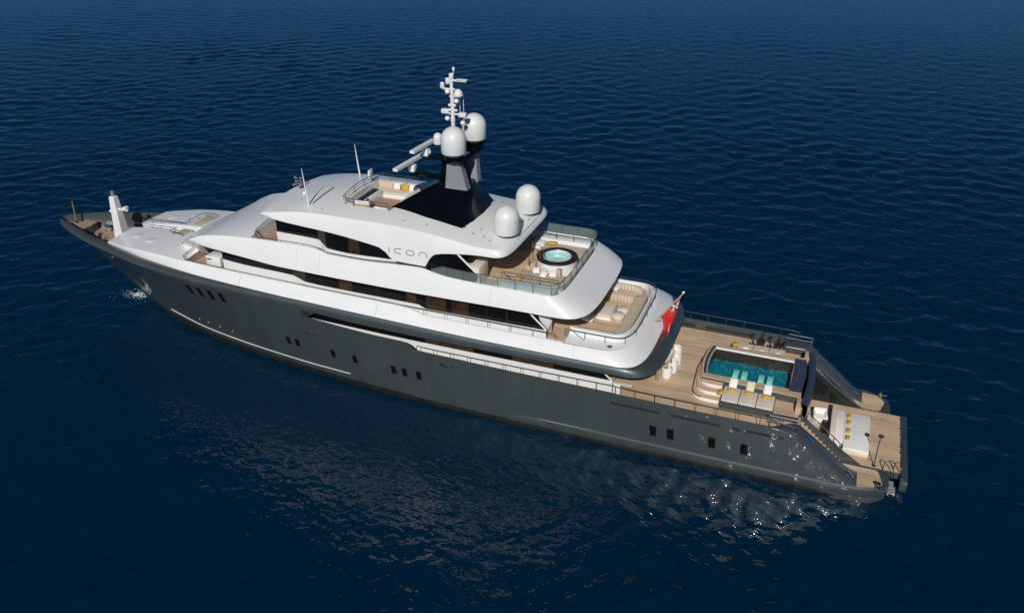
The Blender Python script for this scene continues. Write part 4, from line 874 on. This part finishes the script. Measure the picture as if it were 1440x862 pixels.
# small deck hardware
for k, (x, y) in enumerate(((39.6, -2.9), (39.9, -2.2), (40.4, -2.9), (40.9, -3.2), (40.6, 2.9), (39.4, 2.6), (42.0, 0.9), (42.0, -.9), (36.5, -3.2), (34.9, -3.3), (26.4, -2.2), (26.2, 2.0), (28.8, -3.4))):
    MB().lathe([(0, .035), (.05, .035), (.07, 0)], n=8).build('roof_fitting', DARKSTEEL, C_, loc=(x, y, zroof(x, y) - .003))
for k in range(9): MB().box(-.05, .05, -.04, .04, 0, .05).build('fairing_clip', DARKSTEEL, F_, loc=(38.85 + .035 * min(k, 8 - k), -2.45 + .61 * k, zroof(38.9, -2.45 + .61 * k)))
def deck_hatch(x, y, z, w, l):
    h = MB().box(-l / 2, l / 2, -w / 2, w / 2, -.03, .02, bev=.015).build('deck_hatch', WHITE, A_, loc=(x, y, z)); MB().tube([(-l / 2, -w / 2, .015), (l / 2, -w / 2, .015), (l / 2, w / 2, .015), (-l / 2, w / 2, .015), (-l / 2, -w / 2, .015)], .008, 4).build('hatch_seal', GREYP, h)
def zfd(x, y): y1, z1 = FA(x); u = y / y1; return z1 + (.10 + .015 * (x - 8)) * (1 - u * u)
for x, y in ((10.6, -2.0), (10.6, 2.0), (12.4, -2.6), (12.4, 2.6)): deck_hatch(x, y, zfd(x, y), .7, .9)
# ================================================================ LOOSE THINGS
GB = 'sunbeds beside the pool'
def sunbed(x, y, z, lab, backed):
    t = empty('sunbed', (x, y, z), lab, 'sunbed', GB)
    MB().box(-.49, .49, -.80, .80, 0, .06, bev=.02).build('base', SHADELOUNGE, t); MB().box(-.505, .505, -.81, .81, .06, .2, bev=.05).build('mattress', BEIGE, t)
    return t
xs3 = (56.72, 57.76, 58.80); nm = ('forward end', 'middle', 'aft end')
for k, x in enumerate(xs3):
    sunbed(x, -2.88, 3.82, f'beige sunbed at the {nm[k]} of the row nearer the camera, below the pool', True)
    b = empty('sunbed', (x, 3.05, 3.4), f'beige sunbed at the {nm[k]} of the row on the far side of the pool', 'sunbed', GB)
    MB().box(-.49, .49, -.62, .62, 0, .34, bev=.02).build('base', TRIM, b); MB().box(-.505, .505, -.63, .63, .34, .56, bev=.05).build('mattress', BEIGE, b)
def pillow(loc, size, M, lab, cat='cushion', rot=(0, 0, 0), group=None):
    o = MB().pillow((0, 0, 0), *size).build('cushion', M, None, loc=loc, smooth=60); o.rotation_euler = [R(a) for a in rot]; tag(o, lab, cat, group); return o
for k, x in enumerate(xs3):
    pillow((x, -2.26, 4.42), (.5, .62, .17), CUSH if k != 1 else CREAM, f"{'cream' if k == 1 else 'white'} pillow propped on the pool edge above the {nm[k]} sunbed", rot=(48, 0, 0), group='pillows on the near sunbeds')
    pillow((x, -2.66, 4.13), (.58, .24, .2), MUST, f'mustard bolster lying across the {nm[k]} sunbed under its pillow', rot=(10, 0, 0), group='bolsters on the near sunbeds')
    pillow((x + .08, 2.72, 4.10), (.5, .3, .24), CUSH if k != 1 else CREAM, f"{'cream' if k == 1 else 'white'} headrest cushion on the {nm[k]} sunbed of the far row", rot=(-12, 0, 0), group='headrests on the far sunbeds')
pillow((56.08, -3.0, 4.08), (.2, .5, .4), MUST, 'mustard pillow leaning on the forward end of the near sunbed row', rot=(0, 70, 0))
pillow((56.05, 3.1, 4.05), (.24, .5, .4), MUST, 'mustard pillow leaning on the forward end of the far sunbed row', rot=(0, 65, 0))

# dining table and tub chairs under the upper deck overhang
t = empty('dining_table', (51.75, .1, 3.4), 'white oval dining table half under the upper deck overhang', 'table')
MB().grid([[(.62 * math.cos(a) * k, 1.45 * math.sin(a) * k, z) for a in np.linspace(0, 2 * math.pi, 37)[:-1]] for k, z in ((.96, .70), (1, .72), (1, .75), (.98, .76), (.5, .76), (.01, .76))], close=True).build('tabletop', CUSH, t); MB().lathe([(.32, 0), (.3, .04), (.12, .1), (.1, .7)], n=20).build('pedestal', STEEL, t)
def tub_chair(loc, rz, lab):
    c = empty('tub_chair', loc, lab, 'chair', 'tub chairs at the dining table', rz)
    MB().lathe([(.0, .02), (.29, .02), (.31, .1), (.31, .44), (0, .46)], n=24).build('seat', CREAM, c)
    rows = [[((r) * math.cos(a), (r) * math.sin(a), z) for a in np.linspace(R(-115), R(115), 19)] for r, z in ((.32, .1), (.35, .4), (.36, .76), (.33, .8), (.29, .76), (.28, .44))]
    MB().grid(rows).build('backrest', CUSH, c); return c
ch = [((52.42, -1.5, 3.4), -25, 'white tub chair closest to the steel pillar at the dining table'), ((52.62, -.72, 3.4), -8, 'white tub chair at the dining table, second from the steel pillar'), ((52.66, .25, 3.4), 4, 'white tub chair at the dining table, third from the steel pillar'), ((52.5, 1.12, 3.4), 20, 'white tub chair at the dining table, farthest from the steel pillar')]
c0 = tub_chair(ch[0][0], R(ch[0][1]), ch[0][2])
for l, a, lab in ch[1:]: dup(c0, l, R(a), lab)
s_ = empty('side_stand', (49.95, -4.55, 3.4), 'small white stand beside the end of the white saloon wall', 'stand'); MB().box(-.22, .22, -.2, .2, 0, .82, bev=.03).build('cabinet', WHITE, s_); MB().box(-.3, .95, -.14, .14, .82, .88, bev=.02).build('shelf', CREAM, s_)

# fitness machines by the far bulwark
def machine(loc, rz, lab):
    m_ = empty('fitness_machine', loc, lab, 'fitness machine', 'fitness machines by the far bulwark', rz)
    MB().box(-.5, .5, -.07, .07, .04, .12, bev=.02).tube([(-.45, -.24, .05), (-.45, .24, .05)], .04, 6).tube([(.45, -.24, .05), (.45, .24, .05)], .04, 6).tube([(-.2, 0, .1), (-.28, 0, .8)], .04, 6).tube([(.3, 0, .1), (.4, 0, 1.0)], .04, 6).build('frame', RUBBER, m_)
    MB().lathe([(0, .05), (.24, .05), (.27, 0), (.24, -.05), (0, -.05)], n=20).build('flywheel', STEEL, m_, loc=(.28, 0, .36)).rotation_euler = (R(90), 0, 0)
    MB().box(-.4, -.15, -.1, .1, .8, .88, bev=.03).build('saddle', RUBBER, m_); MB().tube([(.4, -.22, 1.08), (.4, 0, 1.0), (.4, .22, 1.08)], .025, 6).build('handlebar', STEEL, m_); return m_
m0 = machine((57.35, 4.55, 3.4), .1, 'black fitness machine with chrome wheel, forward one of two by the far bulwark'); dup(m0, (58.5, 4.55, 3.4), R(-8), 'black fitness machine with chrome wheel, aft one of two by the far bulwark')
gb = empty('equipment_box', (59.9, 4.6, 3.4), 'long dark covered box beside the far boarding gate', 'box'); MB().box(-.75, .75, -.3, .3, 0, .55, bev=.05).build('body', SHADELOUNGE, gb); MB().box(-.77, .77, -.32, .32, .55, .62, bev=.03).build('lid', DECKGREY, gb); MB().tube([(-.6, -.33, .5), (.6, -.33, .5)], .02, 6).build('handle', STEEL, gb)

# beach club
db = empty('daybed', (64.38, -.28, .915), 'large white daybed on the teak bathing platform', 'daybed'); MB().box(-.74, .74, -1.95, 1.95, .02, .2, bev=.03).build('base', CREAM, db); MB().box(-.76, .76, -1.97, 1.97, .2, .45, bev=.06).build('mattress', CUSH, db)
sb = empty('sofa', (63.2, -.1, .915), 'long pale sofa backing onto the white daybed', 'sofa'); MB().box(-.1, .42, -1.55, 1.95, .02, .42, bev=.05).build('seat', CUSH, sb); MB().box(-.42, -.12, -1.3, 1.95, .02, .78, bev=.06).build('backrest', CREAM, sb)
for k, (y, l) in enumerate(((1.15, 'farthest from the near stairs'), (.42, 'second from the far end'), (-.48, 'third from the far end'), (-1.28, 'closest to the near stairs'))):
    pillow((63.86, y, 1.46), (.26, .48, .15), MUST, f'mustard pillow on the white daybed, {l}', rot=(0, -18, 0), group='mustard pillows on the daybed')
ac = empty('armchair', (62.12, .75, .915), 'white square armchair standing beside the transom wall', 'armchair', rz=R(8)); MB().box(-.38, .38, -.4, .4, .05, .42, bev=.06).build('seat', CUSH, ac); MB().box(-.40, .40, .28, .44, .05, .78, bev=.05).build('backrest', CUSH, ac)
for s in (-1, 1): MB().box(min(s * .28, s * .44), max(s * .28, s * .44), -.4, .3, .05, .58, bev=.05).build('armrest', CUSH, ac)
tb = empty('low_table', (62.5, -.2, .915), 'low dark wooden table in front of the pale sofa', 'table'); MB().box(-.2, .2, -.9, 1.0, .34, .4, bev=.02).build('tabletop', DARKWOOD, tb)
for x in (-.15, .15):
    for y in (-.8, .9): MB().box(x - .03, x + .03, y - .03, y + .03, 0, .34).build('leg', DARKWOOD, tb)
oc = empty('side_cushion_seat', (61.65, -.2, .915), 'pale upholstered bench along the transom wall', 'bench'); MB().box(-.25, .25, -.9, .55, .02, .4, bev=.05).build('seat', CREAM, oc); MB().box(-.3, -.12, -.9, .55, .4, .85, bev=.05).build('backrest', CREAM, oc)

# upper deck aft lounge
us = empty('lounge_sofa', (48.6, 0, 6.15), 'U-shaped striped sofa around the aft end of the upper deck', 'sofa')
for s in (-1, 1):
    MB().box(-2.0, .5, min(s * 2.45, s * 3.5), max(s * 2.45, s * 3.5), .0, .48, bev=.05).build('side_seat', SLAT, us); MB().box(-2.0, .7, min(s * 3.42, s * 3.68), max(s * 3.42, s * 3.68), .3, .86, bev=.07).build('side_back', SLAT, us)
rows = ring(lambda x: (3.45, 0), 48.6, 48.62, 50.1, 4.3, st=.1)
def arc(d, z): return [(p[0] - 48.6 - d * (1 if abs(p[1]) < 3 else .5), p[1] * (1 - d * .12), z) for p in rows if p[0] > 48.9]
MB().grid([arc(.95, 0), arc(.95, .46), arc(.9, .5), arc(.3, .5), arc(.28, .82), arc(.06, .86), arc(.02, .6)]).build('aft_seat', SLATX, us)
for k, (x, y) in enumerate(((.2, -2.2), (-.4, -2.6), (.55, 2.3), (-.1, 2.7), (-.7, 2.75))): pass
ld = empty('daybed', (47.72, .5, 6.15), 'beige daybed in the middle of the upper deck lounge', 'daybed'); MB().box(-.5, .5, -.95, .95, 0, .22, bev=.03).build('base', CUSH, ld); MB().box(-.5, .5, -.96, .96, .22, .42, bev=.06).build('mattress', BEIGE, ld)
pillow((47.35, 1.05, 6.72), (.3, .48, .26), MUST, 'mustard pillow on the beige daybed of the upper deck lounge', rot=(0, -25, 10))
for k, (x, y, l) in enumerate(((48.72, .95, 'pale'), (48.62, .12, 'sand coloured'))): 
    o = MB().lathe([(0, .0), (.34, .0), (.42, .1), (.42, .28), (.36, .36), (0, .39)], n=24).build('pouf', CREAM if k == 0 else BEIGE, None, loc=(x, y, 6.16), smooth=50); tag(o, f'{l} round pouf beside the beige daybed, ' + ('nearer the far sofa' if k == 0 else 'nearer the near sofa'), 'pouf', 'poufs in the upper lounge')
def lounge_chair(loc, rz, lab):
    c = empty('lounge_chair', loc, lab, 'chair', 'white lounge chairs on the upper deck', rz); MB().box(-.36, .36, -.36, .36, .08, .40, bev=.08).build('seat', CUSH, c); MB().box(.2, .4, -.38, .38, .1, .76, bev=.07).build('backrest', CUSH, c); return c
lc = lounge_chair((46.85, 2.95, 6.64), R(200), 'white lounge chair on the far seat beside the far coaming'); dup(lc, (46.9, -.85, 6.16), R(170), 'white lounge chair in front of the beige daybed'); dup(lc, (47.55, 3.1, 6.64), R(160), 'white lounge chair next to the far striped sofa back')

# hot tub deck
for s in (-1, 1):
    o = empty('sunpad', (43.9, s * 2.3, 9.03), 'striped sunpad ' + ('between the hot tub and the near railing' if s < 0 else 'between the hot tub and the far railing'), 'sunpad', 'sunpads beside the hot tub')
    MB().box(-1.6, 1.5, -1.05, 1.05, 0, .18, bev=.02).build('base', WHITE, o); MB().box(-1.6, 1.5, -1.06, 1.06, .18, .34, bev=.05).build('mattress', SLAT, o)
o = empty('sunpad', (45.62, .1, 9.03), 'narrow striped sunpad behind the hot tub along the glass balustrade', 'sunpad', 'sunpads beside the hot tub'); MB().box(-.2, .2, -3.2, 3.2, 0, .18, bev=.02).build('base', WHITE, o); MB().box(-.2, .2, -3.2, 3.2, .18, .34, bev=.04).build('mattress', SLAT, o)
for x, y, r, l, M in ((43.35, -1.35, 20, 'white cushion against the hot tub, foremost of the three', CUSH), (44.0, -1.75, -15, 'white cushion lying flat on the striped sunpad, middle of the three', CUSH), (44.55, -1.5, 10, 'white cushion against the hot tub, aftmost of the three', CUSH), (43.9, -1.42, 0, 'sand cushion between the white cushions beside the hot tub', CREAM)):
    pillow((x, y, 9.5), (.46, .46, .2), M, l, rot=(30, 0, r), group='cushions beside the hot tub')
pillow((42.6, -2.5, 9.44), (.5, .3, .2), MUST, 'mustard pillow on the striped sunpad nearer the camera', rot=(0, 0, 20)); pillow((42.9, 3.1, 9.46), (.75, .4, .2), MUST, 'mustard pillow on the striped sunpad beyond the hot tub', rot=(0, 0, 15))
ot = empty('ottoman', (42.0, 2.95, 9.03), 'white square ottoman beyond the hot tub by the far railing', 'ottoman'); MB().box(-.45, .45, -.45, .45, .04, .5, bev=.1).build('cushion_top', CUSH, ot); MB().box(-.4, .4, -.4, .4, 0, .05).build('plinth', DARKSTEEL, ot)
def bench_table(loc, lab):
    t = empty('console_table', loc, lab, 'table', 'tables in the shade of the roof'); MB().box(-.45, .45, -.3, .3, .7, .75, bev=.02).build('tabletop', GREYP, t)
    for x in (-.4, .4):
        for y in (-.25, .25): MB().box(x - .025, x + .025, y - .025, y + .025, 0, .7).build('leg', GREYP, t)
    return t
bt = bench_table((40.9, 2.6, 9.03), 'grey table in the roof shade, farther from the bar'); dup(bt, (40.3, 1.2, 9.03), None, 'grey table in the roof shade, closer to the bar')

# foremost walkway: white locker seats
lk = empty('deck_locker', (18.9, -3.2, 6.71), 'white locker on the teak walk in front of the saloon windows', 'locker'); MB().box(-.65, .65, -.5, .5, 0, .75, bev=.08).build('body', WHITE, lk); MB().box(-.55, -.1, -.53, -.49, .5, .58).build('handle', RUBBER, lk)

# sun deck cushions
for s in (-1, 1):
    b = empty('bench_mattress', (31.8, s * 1.9, 12.1), 'beige bench mattress on the sun deck, ' + ('below the near edge' if s < 0 else 'below the far edge'), 'mattress', 'bench mattresses on the sun deck'); MB().box(-1.65, 1.6, -.48, .48, .0, .16, bev=.05).build('mattress', BEIGE, b)
PEACH = mat('peach_cushion', (.66, .46, .34), .9, var=.08, vscale=4)
for x, M, l in ((30.35, PEACH, 'peach pillow at the forward end of the far sun deck bench'), (30.85, PEACH, 'peach pillow second from the forward end of the far sun deck bench'), (31.45, CUSH, 'white pillow just forward of the mustard one on the far sun deck bench'), (32.1, MUST, 'mustard pillow between two white ones on the far sun deck bench'), (32.7, CUSH, 'white pillow just aft of the mustard one on the far sun deck bench'), (33.15, CREAM, 'cream pillow at the aft end of the far sun deck bench')):
    pillow((x, 2.18, 12.5), (.56, .5, .22), M, l, rot=(68, 0, 0), group='pillows on the far sun deck bench')
for x, M, l in ((30.3, PEACH, 'peach pillow at the forward end of the near sun deck bench'), (31.25, MUST, 'mustard pillow on the near sun deck bench'), (32.4, CUSH, 'white pillow on the near sun deck bench'), (32.9, CREAM, 'cream pillow at the aft end of the near sun deck bench')):
    pillow((x, -2.2, 12.5), (.56, .5, .22), M, l, rot=(-68, 0, 0), group='pillows on the near sun deck bench')
vs = empty('planter', (30.9, -1.0, 12.1), 'small white planter beside the dark sun deck console', 'planter'); MB().box(-.16, .16, -.16, .16, 0, .42, bev=.03).build('pot', WHITE, vs)
mb = MB()
for k in range(40):
    a = rng.uniform(0, 6.28); e = rng.uniform(.3, 1.3); d = Vector((math.cos(a) * math.cos(e), math.sin(a) * math.cos(e), math.sin(e))); q = Vector((0, 0, .4)); n = d.orthogonal().normalized() * .03; l = rng.uniform(.1, .3); mb.add([q - n, q + n, q + d * l], [(0, 1, 2)])
mb.build('leaves', mat('plant_leaf', (.04, .07, .025), .6), vs, smooth=0)

# ensign on its staff: red cloth, blue canton with crosses, white badge
def ensign():
    nu, nv = 36, 26; mb = MB(); rows = []
    a = Vector((52.62, 0, 8.62)); b = Vector((51.55, 0, 7.05))
    for i in range(nu + 1):
        u = i / nu; row = []
        for j in range(nv + 1):
            v = j / nv
            top = a.lerp(b, v)
            hang = Vector((-.10 * u + .25 * u * v, -.30 * u * (1 - .4 * v), -2.05 * u * (1 - .10 * v)))
            p = top + hang * (.95 + .1 * math.sin(v * 3)); pinch = u * (1 - u * .25); c = a.lerp(b, .62) + Vector((.10, -.2, -2.0 * u)); p = p.lerp(Vector((c.x + (p.x - c.x) * .55, p.y, p.z)), pinch * .75)
            p.x = 52.0 + (p.x - 52.0) * (1 - .35 * u); p += Vector((.05 * math.sin(9 * v + 3 * u), .13 * math.sin(14 * v + 2.5 * u) * u ** .5, 0)); row.append(p)
        rows.append(row)
    def m(i, j):
        u = (i + .5) / nu; v = (j + .5) / nv
        if u < .42 and v < .45:
            U = u / .42; V = v / .45
            if abs(V - .5) < .07 or abs(U - .5) < .06: return 0
            if abs(V - .5) < .11 or abs(U - .5) < .085: return 2
            if min(abs(U - V), abs(U + V - 1)) < .07: return 2
            return 1
        if ((u - .74) * 1.5) ** 2 + (v - .5) ** 2 < .018: return 2
        return 0
    mb.grid(rows, m); o = mb.build('ensign_flag', [RED, FLAGBLUE, FLAGWHITE], None, smooth=60); return tag(o, 'red ensign hanging in folds from the wooden flagstaff at the stern', 'flag')
ensign()
def courtesy():
    rows = [[(38.15 + .03 * math.sin(6 * v) + u * .16, 1.5 + .04 * math.sin(9 * v + 4 * u), 16.62 - v * .85) for u in np.linspace(0, 1, 7)] for v in np.linspace(0, 1, 13)]
    o = MB().grid(rows, lambda i, j: 0 if i < 4 else (1 if i < 8 else 2)).build('courtesy_flag', [GREEN, FLAGWHITE, RED], None, smooth=60); tag(o, 'small green, white and red flag hanging below the far mast dome', 'flag')
courtesy()

# foam: discharge splash at the bow and the broken line of wash along the hull
def foam():
    mb = MB()
    def fleck(x, y, r, h=.05):
        n = 6; a0 = rng.uniform(0, 6); st = rng.uniform(1, 2.4); an = rng.uniform(-.4, .4) + .25
        ring_ = []
        for k in range(n):
            a = a0 + 6.283 * k / n; dx = r * st * math.cos(a) * rng.uniform(.6, 1.2); dy = r * math.sin(a) * rng.uniform(.6, 1.2); ring_.append((x + dx * math.cos(an) - dy * math.sin(an), y + dx * math.sin(an) + dy * math.cos(an), ZS))
        mb.add(ring_ + [(x, y, ZS + h)], [(k, (k + 1) % n, n) for k in range(n)])
    for k in range(300):
        global ZS
        d = abs(rng.normal()) * .62; a = rng.uniform(0, 6.28); x = 6.75 + d * math.cos(a) * 1.5 - .3; y = .2 + d * math.sin(a) * .9; ZS = .10 + .12 * math.exp(-d * 1.5) * rng.uniform(0, 1); fleck(x, y, rng.uniform(.018, .06) * (1.1 if d < .6 else .55), rng.uniform(.01, .05))
    return mb.build('bow_splash', FOAM, None, smooth=0)
f = foam(); f['kind'] = 'stuff'; f['label'] = 'white splash of discharged water below the bow'; f['category'] = 'splash'
